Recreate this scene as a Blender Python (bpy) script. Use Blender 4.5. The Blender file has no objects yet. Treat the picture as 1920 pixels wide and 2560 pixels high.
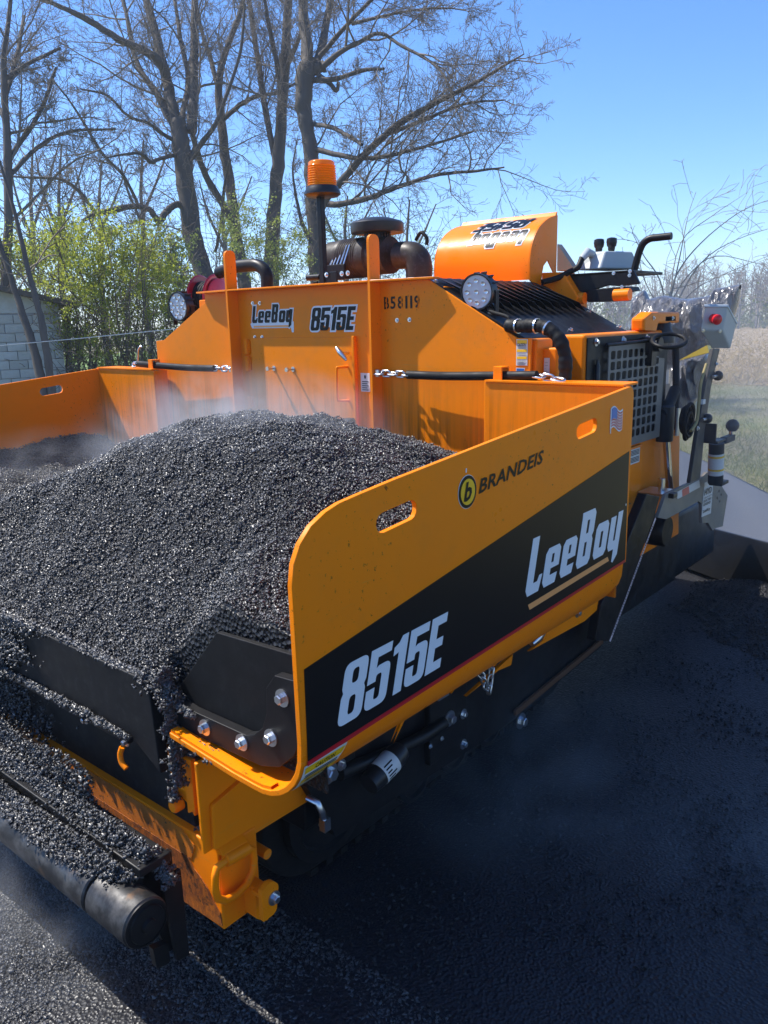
import bpy, bmesh, math, random
import numpy as np
from mathutils import Vector, Matrix
from mathutils.geometry import tessellate_polygon
from mathutils import noise as mnoise

rnd = random.Random(7)
nrs = np.random.RandomState(11)
S = bpy.context.scene
COL = S.collection
PI = math.pi

# ------------------------------------------------------------------ camera
CAM = np.array([2.60346, -0.978743, 1.66726])
YAW, PITCH, ROLL, FPX = 0.702059, 0.233129, -0.0238552, 2009.94
IW, IH = 1920.0, 2560.0
_f = np.array([-math.sin(YAW)*math.cos(PITCH), math.cos(YAW)*math.cos(PITCH), -math.sin(PITCH)])
_r = np.array([math.cos(YAW), math.sin(YAW), 0.0])
_u = np.cross(_r, _f)
RIGHT = math.cos(ROLL)*_r + math.sin(ROLL)*_u
UP = -math.sin(ROLL)*_r + math.cos(ROLL)*_u
FWD = _f
cd = bpy.data.cameras.new('camera')
cam = bpy.data.objects.new('camera', cd); COL.objects.link(cam)
cam.matrix_world = Matrix(((RIGHT[0], UP[0], -FWD[0], CAM[0]), (RIGHT[1], UP[1], -FWD[1], CAM[1]),
                           (RIGHT[2], UP[2], -FWD[2], CAM[2]), (0, 0, 0, 1)))
cd.sensor_fit = 'VERTICAL'; cd.sensor_height = 36.0; cd.sensor_width = 27.0
cd.lens = FPX/IH*36.0
cd.clip_start = 0.05; cd.clip_end = 3000
S.camera = cam

# ------------------------------------------------------------------ sky, sun, exposure
SUN_TRAVEL = Vector((0.68, 0.22, -1.0)).normalized()
to_sun = -SUN_TRAVEL
SUN_EL = math.asin(to_sun.z)
w = bpy.data.worlds.new('World'); S.world = w; w.use_nodes = True
nt = w.node_tree; nt.nodes.clear()
sky = nt.nodes.new('ShaderNodeTexSky'); sky.sky_type = 'NISHITA'; sky.sun_disc = False
sky.sun_elevation = SUN_EL
sky.sun_rotation = math.atan2(to_sun.x, to_sun.y)
sky.altitude = 300; sky.air_density = 0.85; sky.dust_density = 0.12; sky.ozone_density = 4.5
bg = nt.nodes.new('ShaderNodeBackground'); bg.inputs[1].default_value = 0.145
wo = nt.nodes.new('ShaderNodeOutputWorld')
hs = nt.nodes.new('ShaderNodeHueSaturation'); hs.inputs['Hue'].default_value = .507; hs.inputs['Saturation'].default_value = 1.2; hs.inputs['Value'].default_value = .93; nt.links.new(sky.outputs[0], hs.inputs['Color']); nt.links.new(hs.outputs[0], bg.inputs[0]); nt.links.new(bg.outputs[0], wo.inputs[0])
sd = bpy.data.lights.new('sun', 'SUN'); sd.energy = 4.0; sd.angle = math.radians(0.5); sd.color = (1.0, 0.95, 0.87)
sun = bpy.data.objects.new('sun', sd); COL.objects.link(sun); sun.location = (-20, -8, 30)
sun.rotation_euler = SUN_TRAVEL.to_track_quat('-Z', 'Y').to_euler()
S.view_settings.view_transform = 'Standard'; S.view_settings.look = 'None'
S.view_settings.exposure = 0.92; S.view_settings.gamma = 1.0; S.view_settings.use_curve_mapping = False
S.cycles.max_bounces = 6; S.cycles.transparent_max_bounces = 12
S.cycles.volume_step_rate = 1.0; S.cycles.volume_max_steps = 64
S.cycles.use_denoising = True

# ------------------------------------------------------------------ positions from image pixels
def ray(px, py):
    return RIGHT*((px-IW/2)/FPX) + UP*((IH/2-py)/FPX) + FWD
def on_x(px, py, X):
    d = ray(px, py); t = (X-CAM[0])/d[0]; return Vector(CAM+t*d)
def on_y(px, py, Y):
    d = ray(px, py); t = (Y-CAM[1])/d[1]; return Vector(CAM+t*d)
def on_z(px, py, Z):
    d = ray(px, py); t = (Z-CAM[2])/d[2]; return Vector(CAM+t*d)
def at(px, py, D):
    return Vector(CAM+ray(px, py)*D)
def yz(pts, X, z=None):
    o = []
    for p in pts:
        q = on_x(*(z(*p) if z else p), X); o.append((q.y, q.z))
    return o
def xz(pts, Y, z=None):
    o = []
    for p in pts:
        q = on_y(*(z(*p) if z else p), Y); o.append((q.x, q.z))
    return o
# zoom crops of the image, mapped back to full-image pixels (scale, offset)
def sheet(s, ox, oy): return lambda u, v: (ox+u*s, oy+v*s)
z2 = sheet(.3858, 500, 380); z3 = sheet(.41, 1040, 480); z4 = sheet(.4069, 1400, 560); z5 = sheet(.4822, 0, 1500)
z6 = sheet(.3858, 660, 1500); z7 = sheet(.3858, 1000, 1000); z8 = sheet(.4943, 1100, 1500); z10 = sheet(.2411, 360, 620)
zA = sheet(.1808, 700, 1220); zB = sheet(.3014, 400, 1600); zC = sheet(.217, 380, 1880); zD = sheet(.3014, 0, 1980); zS = sheet(.2833, 1450, 1150)

# ------------------------------------------------------------------ materials
MATS = {}
def mat(name, col=(.5, .5, .5), rough=.5, metal=0.0, spec=.5, coat=0.0, coat_rough=.1, emit=None, trans=0.0, ior=1.45):
    m = bpy.data.materials.new(name); m.use_nodes = True
    b = m.node_tree.nodes['Principled BSDF']
    b.inputs['Base Color'].default_value = (*col, 1); b.inputs['Roughness'].default_value = rough
    b.inputs['Metallic'].default_value = metal; b.inputs['Specular IOR Level'].default_value = spec
    b.inputs['Coat Weight'].default_value = coat; b.inputs['Coat Roughness'].default_value = coat_rough
    b.inputs['Transmission Weight'].default_value = trans; b.inputs['IOR'].default_value = ior
    if emit:
        b.inputs['Emission Color'].default_value = (*emit[0], 1); b.inputs['Emission Strength'].default_value = emit[1]
    MATS[name] = m; return m
def leafmat0(name, c):
    m = mat(name, c, .15, coat=.6, coat_rough=.05); t = m.node_tree; b = t.nodes['Principled BSDF']
    tr = t.nodes.new('ShaderNodeBsdfTranslucent'); tr.inputs[0].default_value = (*c, 1); mx = t.nodes.new('ShaderNodeMixShader'); mx.inputs[0].default_value = .45
    t.links.new(b.outputs[0], mx.inputs[1]); t.links.new(tr.outputs[0], mx.inputs[2]); t.links.new(mx.outputs[0], t.nodes['Material Output'].inputs[0]); return m
class N:
    """small node-graph builder on one material"""
    def __init__(s, m):
        s.m = m; s.t = m.node_tree; s.b = s.t.nodes['Principled BSDF']
        s.co = s.t.nodes.new('ShaderNodeTexCoord')
    def node(s, typ, **kw):
        n = s.t.nodes.new(typ)
        for k, v in kw.items(): setattr(n, k, v)
        return n
    def ln(s, a, b): s.t.links.new(a, b)
    def mapped(s, scale=(1, 1, 1), rot=(0, 0, 0), src=None):
        mp = s.node('ShaderNodeMapping'); mp.inputs['Scale'].default_value = scale; mp.inputs['Rotation'].default_value = rot
        s.ln(src or s.co.outputs['Object'], mp.inputs[0]); return mp.outputs[0]
    def noise(s, scale, detail=3, rough=.55, vec=None, dist=0.0):
        n = s.node('ShaderNodeTexNoise'); n.inputs['Scale'].default_value = scale; n.inputs['Detail'].default_value = detail
        n.inputs['Roughness'].default_value = rough; n.inputs['Distortion'].default_value = dist
        s.ln(vec or s.co.outputs['Object'], n.inputs['Vector']); return n.outputs[0]
    def voro(s, scale, feature='F1', vec=None, out='Distance'):
        n = s.node('ShaderNodeTexVoronoi'); n.feature = feature; n.inputs['Scale'].default_value = scale
        s.ln(vec or s.co.outputs['Object'], n.inputs['Vector']); return n.outputs[out]
    def ramp(s, fac, stops):
        r = s.node('ShaderNodeValToRGB'); e = r.color_ramp.elements
        while len(e) < len(stops): e.new(.5)
        for i, (p, c) in enumerate(stops):
            e[i].position = p; e[i].color = (c, c, c, 1) if not isinstance(c, tuple) else (*c, 1)
        s.ln(fac, r.inputs[0]); return r.outputs[0]
    def mix(s, fac, a, b, mode='MIX'):
        n = s.node('ShaderNodeMix'); n.data_type = 'RGBA'; n.blend_type = mode
        for sock, v in ((n.inputs[0], fac), (n.inputs[6], a), (n.inputs[7], b)):
            if hasattr(v, 'is_output'): s.ln(v, sock)
            elif isinstance(v, tuple): sock.default_value = (*v, 1)
            else: sock.default_value = v
        return n.outputs[2]
    def math(s, op, a, b=0.0, clamp=False):
        n = s.node('ShaderNodeMath'); n.operation = op; n.use_clamp = clamp
        for sock, v in ((n.inputs[0], a), (n.inputs[1], b)):
            if hasattr(v, 'is_output'): s.ln(v, sock)
            else: sock.default_value = v
        return n.outputs[0]
    def sep(s, src=None):
        n = s.node('ShaderNodeSeparateXYZ'); s.ln(src or s.co.outputs['Object'], n.inputs[0]); return n.outputs
    def bump(s, h, strength=.3, dist=.01, normal=None):
        n = s.node('ShaderNodeBump'); n.inputs['Strength'].default_value = strength; n.inputs['Distance'].default_value = dist
        s.ln(h, n.inputs['Height'])
        if normal: s.ln(normal, n.inputs['Normal'])
        s.ln(n.outputs[0], s.b.inputs['Normal']); return n.outputs[0]
    def color(s, c): s.ln(c, s.b.inputs['Base Color'])
    def rough(s, c): s.ln(c, s.b.inputs['Roughness'])

OR = (1.0, 0.248, 0.0003)
def orange_paint(name, base=OR, dirt=.35, streak=False):
    m = mat(name, base, .38, spec=.16, coat=.04, coat_rough=.12); g = N(m)
    n1 = g.noise(3.0, 4); n2 = g.noise(60.0, 2)
    c = g.mix(g.ramp(n1, [(.42, 0.0), (.75, .18)]), base, tuple(x*.72+.02 for x in base))
    dust = g.ramp(g.noise(9.0, 6, .7), [(.5, 0.0), (.85, dirt)])
    c = g.mix(dust, c, (.42, .2, .07))
    if streak:
        v = g.mapped((38, 38, 1.6))
        st = g.noise(1.0, 4, .65, v)
        z = g.sep()[2]
        low = g.ramp(g.math('MULTIPLY_ADD', z, 1.0, ), [(0.0, 1.0), (1.0, 0.0)]) if False else None
        zz = g.node('ShaderNodeMapRange'); zz.inputs[1].default_value = 1.52; zz.inputs[2].default_value = 1.12
        zz.inputs[3].default_value = 0.0; zz.inputs[4].default_value = 1.0; g.ln(z, zz.inputs[0])
        patch = g.ramp(g.noise(3.5, 3), [(.35, 0.15), (.65, 1.0)])
        s1 = g.math('MULTIPLY', g.ramp(st, [(.44, 0.0), (.66, 1.0)]), g.math('MULTIPLY', zz.outputs[0], patch))
        c = g.mix(s1, c, (.11, .03, .006))
    sp = g.math('MULTIPLY', g.ramp(g.noise(75, 4, .7), [(.63, 0.0), (.68, .9)]), g.ramp(g.noise(2.4, 3), [(.50, 0.0), (.68, 1.0)]))
    c = g.mix(sp, c, (.035, .018, .008))
    scr = g.math('MULTIPLY', g.ramp(g.noise(1.0, 3, .6, g.mapped((3, 5, 90), (.5, 0, 0))), [(.66, 0.0), (.70, .35)]), g.ramp(g.noise(3.1, 2), [(.52, 0.0), (.66, 1.0)]))
    c = g.mix(scr, c, (.62, .34, .12))
    g.color(c)
    g.rough(g.ramp(g.noise(14, 4), [(.3, .27), (.7, .45)]))
    g.bump(n2, .04, .002)
    return m
M_OR = orange_paint('orange_paint', OR, .16)
M_ORD = orange_paint('orange_paint_dusty', (.95, .245, .002), .30, True)
M_ORH = orange_paint('orange_paint_hood', (.96, .240, .003), .12)
M_EDGE = mat('orange_edge_paint', (.95, .40, .01), .3, coat=.5)
def dark_paint(name, col, rough, speck=.25):
    m = mat(name, col, rough, spec=.3); g = N(m)
    d = g.ramp(g.noise(40, 5, .7), [(.52, 0.0), (.8, speck)])
    g.color(g.mix(d, col, (.10, .10, .105)))
    g.rough(g.ramp(g.noise(12, 3), [(.3, max(.05, rough-.12)), (.7, min(1, rough+.15))]))
    g.bump(g.noise(90, 3), .06, .002); return m
M_BLK = dark_paint('black_paint', (.008, .008, .009), .45, .10)
M_RUB = dark_paint('black_rubber', (.006, .006, .0065), .6, .14)
M_SKIRT = dark_paint('asphalt_stained_rubber', (.007, .007, .008), .6, .30)
M_DEC = mat('decal_black', (.0045, .005, .0065), .34, spec=.22)
M_WHT = mat('decal_white', (.72, .77, .80), .3)
M_DOR = mat('decal_orange', (.90, .38, .12), .3)
M_RED = mat('decal_red', (.50, .008, .02), .3)
M_YEL = mat('decal_yellow', (.86, .52, .01), .3)
M_BLU = mat('decal_blue', (.03, .16, .50), .3)
M_LAB = mat('label_paper', (.66, .66, .63), .45)
M_ZN = mat('zinc_plate', (.62, .64, .66), .28, metal=1.0)
M_CHR = mat('chrome_rod', (.75, .77, .8), .12, metal=1.0)
M_GREYP = dark_paint('grey_paint', (.22, .205, .18), .5, .1)
M_BOX = mat('grey_polycarbonate', (.42, .46, .47), .4)
M_SCREED = dark_paint('grey_screed_paint', (.215, .195, .165), .45, .12); M_POST = dark_paint('grey_post_paint', (.055, .053, .05), .42, .12)
M_PLASTIC = mat('black_moulded_plastic', (.016, .016, .017), .38)
M_DUSTP = dark_paint('dusty_plastic', (.035, .027, .021), .5, .7)
M_REEL = mat('reel_red_paint', (.36, .012, .03), .35, coat=.4)
M_BUT = mat('button_red', (.65, .01, .015), .3)
M_YTAPE = mat('yellow_tape', (.75, .55, .08), .4)
m = mat('lamp_glass', (.62, .66, .70), .08, spec=.6); M_GLASS = m
M_LED = mat('led_chip', (.8, .8, .75), .15, metal=.6)
m = leafmat0('amber_lens', (1.0, .36, .005)); M_AMB = m
# steel roller: worn
m = mat('worn_steel', (.08, .078, .076), .42, metal=.6); g = N(m)
c = g.mix(g.ramp(g.noise(7, 5, .65), [(.42, 0.0), (.62, 1.0)]), (.035, .035, .036), (.15, .145, .14))
c = g.mix(g.ramp(g.noise(16, 4), [(.62, 0.0), (.74, .7)]), c, (.14, .08, .045)); g.color(c)
g.rough(g.ramp(g.noise(25, 4), [(.3, .35), (.7, .65)])); M_STEEL = m
# scraped, rusty paint of the beam front
m = mat('rusty_scraped_paint', (.3, .1, .02), .6); g = N(m)
v = g.mapped((14, 14, 5), (0, .5, 0)); f = g.noise(4.0, 7, .75, v, 1.2)
c = g.mix(g.ramp(f, [(.35, 0.0), (.6, 1.0)]), (.60, .17, .012), (.20, .055, .015))
c = g.mix(g.ramp(g.noise(45, 5, .8), [(.52, 0.0), (.62, .85)]), c, (.022, .018, .016))
g.color(c); g.bump(f, .35, .004); M_RUST = m
m = mat('spattered_orange', OR, .4); g = N(m)
sp = g.ramp(g.noise(95, 4, .7), [(.60, 0.0), (.64, 1.0)])
c = g.mix(g.ramp(g.noise(5, 4), [(.45, 0.0), (.75, .5)]), (.72, .2, .01), (.34, .10, .02)); g.color(g.mix(sp, c, (.03, .018, .012))); M_SPAT = m
# hot mix stones
m = mat('asphalt_stone', (.03, .03, .032), .34, spec=.6, coat=.45, coat_rough=.28); g = N(m)
c = g.mix(g.noise(150, 1), (.026, .026, .027), (.115, .115, .118)); g.color(c)
g.rough(g.ramp(g.noise(210, 1), [(.3, .34), (.7, .62)])); M_STONE = m
m = mat('matte_crumb', (.02, .0205, .024), .6, spec=.35); g = N(m); g.color(g.mix(g.noise(150, 1), (.014, .0145, .017), (.058, .059, .064))); M_CRUMB = m
m = mat('hot_mix', (.012, .012, .013), .45); g = N(m)
vd = g.voro(95); g.bump(vd, .9, .01); M_MIX = m
# road
m = mat('road_asphalt', (.03, .03, .032), .5); g = N(m)
vd = g.voro(105.0, 'F1'); vc = g.voro(105.0, 'F1', out='Color')
n1 = g.noise(.9, 5, .6); n2 = g.noise(7, 4)
r1 = g.node('ShaderNodeRGBToBW'); g.ln(vc, r1.inputs[0])
c = g.mix(r1.outputs[0], (.008, .0088, .0125), (.021, .022, .027))
c = g.mix(g.ramp(n1, [(.35, 0.0), (.7, .7)]), c, (.0085, .0095, .0135))
c = g.mix(g.ramp(g.noise(2.6, 6, .75), [(.66, 0.0), (.74, .35)]), c, (.12, .10, .09))
g.color(c)
g.rough(g.math('MULTIPLY_ADD', r1.outputs[0], .35, ) if False else g.ramp(r1.outputs[0], [(.1, .36), (.9, .62)]))
h = g.math('ADD', g.math('MULTIPLY', vd, 1.0), g.math('MULTIPLY', n2, .10)); g.bump(h, .55, .007); M_ROAD = m
m = mat('paved_mat', (.05, .05, .053), .62); g = N(m)
c = g.mix(g.noise(130, 2), (.060, .064, .072), (.125, .13, .14)); g.color(c); g.bump(g.voro(110), .35, .005); M_PAVED = m
# soil, grass, stubble
m = mat('grass_ground', (.09, .10, .03), .9); g = N(m)
c = g.mix(g.ramp(g.noise(.55, 6, .7), [(.35, 0.0), (.65, 1.0)]), (.30, .25, .14), (.13, .17, .045))
c = g.mix(g.ramp(g.noise(9, 4, .7), [(.45, 0.0), (.7, .8)]), c, (.25, .21, .12)); g.color(c); g.bump(g.noise(20, 5, .7), .8, .05); M_GRD = m
m = mat('stubble_ground', (.25, .18, .10), .95); g = N(m)
c = g.mix(g.ramp(g.noise(3.5, 7, .75, g.mapped((1, .35, 1), (0, 0, .6))), [(.35, 0.0), (.65, 1.0)]), (.22, .16, .10), (.50, .40, .26))
g.color(c); g.bump(g.noise(8, 6, .75), 1.0, .08); M_STUB = m
def leafmat(name, a, b):
    m = mat(name, a, .5); g = N(m)
    oi = g.noise(2.2, 2); g.color(g.mix(g.ramp(oi, [(.35, 0.0), (.65, 1.0)]), a, b))
    bt = g.t.nodes.new('ShaderNodeBsdfTranslucent'); bt.inputs[0].default_value = (a[0]*1.6, a[1]*1.6, a[2]*1.2, 1)
    mx = g.t.nodes.new('ShaderNodeMixShader'); mx.inputs[0].default_value = .45
    out = g.t.nodes['Material Output']; g.ln(g.b.outputs[0], mx.inputs[1]); g.ln(bt.outputs[0], mx.inputs[2]); g.ln(mx.outputs[0], out.inputs[0]); return m
M_LEAF = leafmat('young_leaf', (.32, .35, .05), (.19, .23, .038))
M_LEAF2 = leafmat('pale_leaf', (.24, .28, .08), (.16, .20, .055))
M_BLADE = leafmat('grass_blade', (.19, .21, .06), (.34, .28, .14))
M_STALK = leafmat('corn_stalk', (.36, .27, .14), (.22, .16, .08))
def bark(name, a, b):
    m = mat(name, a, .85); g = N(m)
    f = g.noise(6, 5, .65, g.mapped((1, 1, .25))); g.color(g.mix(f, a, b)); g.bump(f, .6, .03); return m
M_BARK = bark('grey_bark', (.052, .043, .036), (.14, .118, .097))
M_BARK2 = bark('dark_bark', (.07, .055, .042), (.14, .11, .085)); M_TWIG = bark('twig_bark', (.15, .12, .092), (.24, .20, .155))
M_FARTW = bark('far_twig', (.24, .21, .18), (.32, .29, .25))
m = mat('painted_block', (.50, .52, .54), .8); g = N(m); oi_ = g.node('ShaderNodeObjectInfo')
c = g.mix(g.ramp(g.noise(3, 5, .7), [(.4, 0.0), (.7, .6)]), (.50, .53, .55), (.30, .30, .29)); c = g.mix(g.math('MULTIPLY', oi_.outputs['Random'], .45), c, (.28, .28, .27)); g.color(c); g.bump(g.noise(30, 4), .4, .01); M_BLOCK = m
M_MORT = mat('mortar', (.38, .39, .40), .9)
M_LAWN = mat('lawn_green', (.14, .22, .03), .9)
M_ROOF = dark_paint('weathered_shingle', (.10, .09, .085), .85)
m = mat('plastic_sheet', (.12, .12, .128), .30, spec=.8, coat=.9, coat_rough=.14); g = N(m)
g.bump(g.noise(17, 6, .65, g.mapped((1, 1, .45), (0, .5, 0)), 2.0), 1.0, .04); M_SHEET = m
# ------------------------------------------------------------------ mesh helpers
def link(name, me, mats, parent=None, smooth=None, bevel=0.0, bseg=2):
    o = bpy.data.objects.new(name, me); COL.objects.link(o)
    for mm in (mats if isinstance(mats, (list, tuple)) else [mats]): me.materials.append(mm)
    if parent is not None: o.parent = parent
    if smooth is not None:
        me.polygons.foreach_set('use_smooth', [True]*len(me.polygons))
        if smooth < 179: me.set_sharp_from_angle(angle=math.radians(smooth))
    if bevel > 0:
        b = o.modifiers.new('edge', 'BEVEL'); b.width = bevel; b.segments = bseg; b.limit_method = 'ANGLE'; b.angle_limit = math.radians(35)
        b.harden_normals = False
    return o
def tagged(o, label=None, cat=None, group=None, kind=None):
    if label: o['label'] = label
    if cat: o['category'] = cat
    if group: o['group'] = group
    if kind: o['kind'] = kind
    return o
def empty(name, loc=(0, 0, 0)):
    o = bpy.data.objects.new(name, None); COL.objects.link(o); o.location = loc; o.empty_display_size = .1; return o
def area2(p): return sum(p[i][0]*p[(i+1) % len(p)][1]-p[(i+1) % len(p)][0]*p[i][1] for i in range(len(p)))
def fillet(pts, seg=5):
    """corner list (x, y[, r]) -> rounded polyline"""
    out = []; n = len(pts)
    for i in range(n):
        p = pts[i]; r = p[2] if len(p) > 2 else 0
        P = Vector(p[:2])
        if r <= 0: out.append((P.x, P.y)); continue
        A = Vector(pts[i-1][:2])-P; B = Vector(pts[(i+1) % n][:2])-P
        la, lb = A.length, B.length; A.normalize(); B.normalize()
        ang = A.angle(B)
        if ang > PI-.01: out.append((P.x, P.y)); continue
        d = min(r/math.tan(ang/2), la*.49, lb*.49); s = P+A*d; e = P+B*d
        for k in range(seg+1):
            t = k/seg; q = (1-t)**2*s+2*t*(1-t)*P+t*t*e; out.append((q.x, q.y))
    return out
def slot2(cx, cy, L, h, ang, seg=6):
    o = []; r = h/2; a0 = L/2-r
    for k in range(seg+1):
        t = -PI/2+PI*k/seg; o.append((a0+r*math.cos(t), r*math.sin(t)))
    for k in range(seg+1):
        t = PI/2+PI*k/seg; o.append((-a0+r*math.cos(t), r*math.sin(t)))
    c, s = math.cos(ang), math.sin(ang)
    return [(cx+c*x-s*y, cy+s*x+c*y) for x, y in o]
class MB:
    def __init__(s): s.v = []; s.f = []; s.mi = []; s.cur = 0
    def add(s, verts, faces):
        b = len(s.v); s.v += [tuple(v) for v in verts]; s.f += [tuple(b+i for i in f) for f in faces]; s.mi += [s.cur]*len(faces); return s
    def use(s, i): s.cur = i; return s
    def box(s, c, size, rot=None):
        hx, hy, hz = size[0]/2, size[1]/2, size[2]/2; R = rot or Matrix.Identity(3); c = Vector(c)
        vs = [c+R @ Vector((x*hx, y*hy, z*hz)) for x in (-1, 1) for y in (-1, 1) for z in (-1, 1)]
        return s.add(vs, [(0, 1, 3, 2), (4, 6, 7, 5), (0, 4, 5, 1), (2, 3, 7, 6), (0, 2, 6, 4), (1, 5, 7, 3)])
    def hexa(s, p):   # eight corners: bottom four, top four
        return s.add(p, [(3, 2, 1, 0), (4, 5, 6, 7), (0, 1, 5, 4), (1, 2, 6, 5), (2, 3, 7, 6), (3, 0, 4, 7)])
    def plate(s, outer, holes, fn0, fn1):
        """planar outline with holes; fn0 / fn1 place the two faces"""
        if area2(outer) < 0: outer = outer[::-1]
        loops = [outer]+[h[::-1] if area2(h) > 0 else h for h in holes]
        tri = tessellate_polygon([[Vector((p[0], p[1], 0)) for p in l] for l in loops])
        flat = [p for l in loops for p in l]; n = len(flat)
        vs = [fn0(*p) for p in flat]+[fn1(*p) for p in flat]; fs = []
        for t in tri:
            a, b, c = t
            if area2([flat[a], flat[b], flat[c]]) < 0: a, b, c = c, b, a
            fs.append((c, b, a)); fs.append((n+a, n+b, n+c))
        k = 0
        for l in loops:
            m = len(l)
            for i in range(m):
                j = (i+1) % m; fs.append((k+i, k+j, n+k+j, n+k+i))
            k += m
        return s.add(vs, fs)
    def px(s, outer, X, t, holes=()):  # plate whose face at X is towards +x when t>0
        return s.plate(outer, list(holes), lambda u, v: (X-t, u, v), lambda u, v: (X, u, v))
    def py(s, outer, Y, t, holes=()):  # plate with its near face at Y, going back t
        return s.plate(outer, list(holes), lambda u, v: (u, Y, v), lambda u, v: (u, Y+t, v))
    def pz(s, outer, Z, t, holes=()):
        return s.plate(outer, list(holes), lambda u, v: (u, v, Z-t), lambda u, v: (u, v, Z))
    def tube(s, pts, r, n=10, caps=True, close=False):
        pts = [Vector(p) for p in pts]; m = len(pts)
        rs = r if isinstance(r, (list, tuple)) else [r]*m
        T = []
        for i in range(m):
            a = pts[i-1] if (i > 0 or close) else pts[i]; b = pts[(i+1) % m] if (i < m-1 or close) else pts[i]
            d = b-a; T.append(d.normalized() if d.length > 1e-9 else Vector((0, 0, 1)))
        up = Vector((0, 0, 1)) if abs(T[0].z) < .9 else Vector((1, 0, 0))
        nrm = T[0].cross(up).normalized(); vs = []
        for i in range(m):
            nrm = (nrm-T[i]*nrm.dot(T[i])).normalized(); bn = T[i].cross(nrm)
            for k in range(n):
                a = 2*PI*k/n; vs.append(pts[i]+(nrm*math.cos(a)+bn*math.sin(a))*rs[i])
        fs = []
        for i in range(m if close else m-1):
            j = (i+1) % m
            for k in range(n):
                l = (k+1) % n; fs.append((i*n+k, i*n+l, j*n+l, j*n+k))
        if caps and not close:
            fs.append(tuple(range(n-1, -1, -1))); fs.append(tuple((m-1)*n+k for k in range(n)))
        return s.add(vs, fs)
    def lathe(s, o, axis, prof, n=24):
        o = Vector(o); ax = Vector(axis).normalized(); up = Vector((0, 0, 1)) if abs(ax.z) < .9 else Vector((1, 0, 0))
        e1 = ax.cross(up).normalized(); e2 = ax.cross(e1); vs = []; fs = []; m = len(prof)
        for r, h in prof:
            for k in range(n):
                a = 2*PI*k/n; vs.append(o+ax*h+(e1*math.cos(a)+e2*math.sin(a))*max(r, 1e-5))
        for i in range(m-1):
            for k in range(n):
                l = (k+1) % n; fs.append((i*n+k, i*n+l, (i+1)*n+l, (i+1)*n+k))
        return s.add(vs, fs)
    def build(s, name, mats, parent=None, smooth=None, bevel=0.0, bseg=2):
        me = bpy.data.meshes.new(name); me.from_pydata(s.v, [], s.f)
        o = link(name, me, mats, parent, smooth, bevel, bseg)
        if any(s.mi): me.polygons.foreach_set('material_index', s.mi)
        me.update(); return o
def crom(pts, k=6):
    P = [Vector(p) for p in pts]; P = [2*P[0]-P[1]]+P+[2*P[-1]-P[-2]]; out = []
    for i in range(1, len(P)-2):
        for j in range(k):
            t = j/k; a, b, c, d = P[i-1:i+3]
            out.append(.5*((2*b)+(c-a)*t+(2*a-5*b+4*c-d)*t*t+(3*b-a-3*c+d)*t**3))
    out.append(P[-2]); return out
def tube_obj(name, pts, r, m, parent, n=10, k=6, smooth=60):
    return MB().tube(crom(pts, k) if k else pts, r, n).build(name, m, parent, smooth)
def box_obj(name, c, size, m, parent, rot=None, bevel=.003):
    return MB().box(c, size, rot).build(name, m, parent, None, bevel)
# shared bolt: washer, hexagon head
def _boltmesh():
    b = MB(); b.lathe((0, 0, 0), (0, 0, 1), [(0, 0), (1.0, 0), (1.0, .14), (0, .14)], 20)
    b.lathe((0, 0, .14), (0, 0, 1), [(.56, 0), (.56, .55), (.46, .66), (0, .66)], 6)
    me = bpy.data.meshes.new('bolt'); me.from_pydata(b.v, [], b.f); me.materials.append(M_ZN); return me
BOLT = _boltmesh()
def bolt(p, nrm, r, parent):
    o = bpy.data.objects.new('bolt', BOLT); COL.objects.link(o)
    q = Vector(nrm).to_track_quat('Z', 'Y'); q = q @ Matrix.Rotation(rnd.random()*1.0, 3, 'Z').to_quaternion()
    o.matrix_world = Matrix.LocRotScale(Vector(p), q, Vector((r, r, r))); o.parent = parent; return o
def _linkmesh():
    pts = []
    for k in range(18):
        a = 2*PI*k/18; pts.append((math.cos(a)*.42+(.38 if math.cos(a) > 0 else -.38), math.sin(a)*.42, 0))
    b = MB().tube(pts, .15, 7, close=True); me = bpy.data.meshes.new('chain_link'); me.from_pydata(b.v, [], b.f)
    me.materials.append(M_ZN); me.polygons.foreach_set('use_smooth', [True]*len(me.polygons)); return me
LINK = _linkmesh()
def chain(path, size, parent, twist=0):
    P = [Vector(p) for p in path]; L = [0]
    for a, b in zip(P, P[1:]): L.append(L[-1]+(b-a).length)
    step = size*1.15; n = max(1, int(round(L[-1]/step)))
    def ev(d):
        for i in range(len(P)-1):
            if d <= L[i+1] or i == len(P)-2: return P[i].lerp(P[i+1], (d-L[i])/max(1e-6, L[i+1]-L[i])), (P[i+1]-P[i]).normalized()
    for i in range(n):
        p, t = ev((i+.5)*L[-1]/n); o = bpy.data.objects.new('chain_link', LINK); COL.objects.link(o)
        q = t.to_track_quat('X', 'Z') @ Matrix.Rotation((i % 2)*PI/2+twist+.3, 3, 'X').to_quaternion()
        o.matrix_world = Matrix.LocRotScale(p, q, Vector((size, size, size))); o.parent = parent
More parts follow.
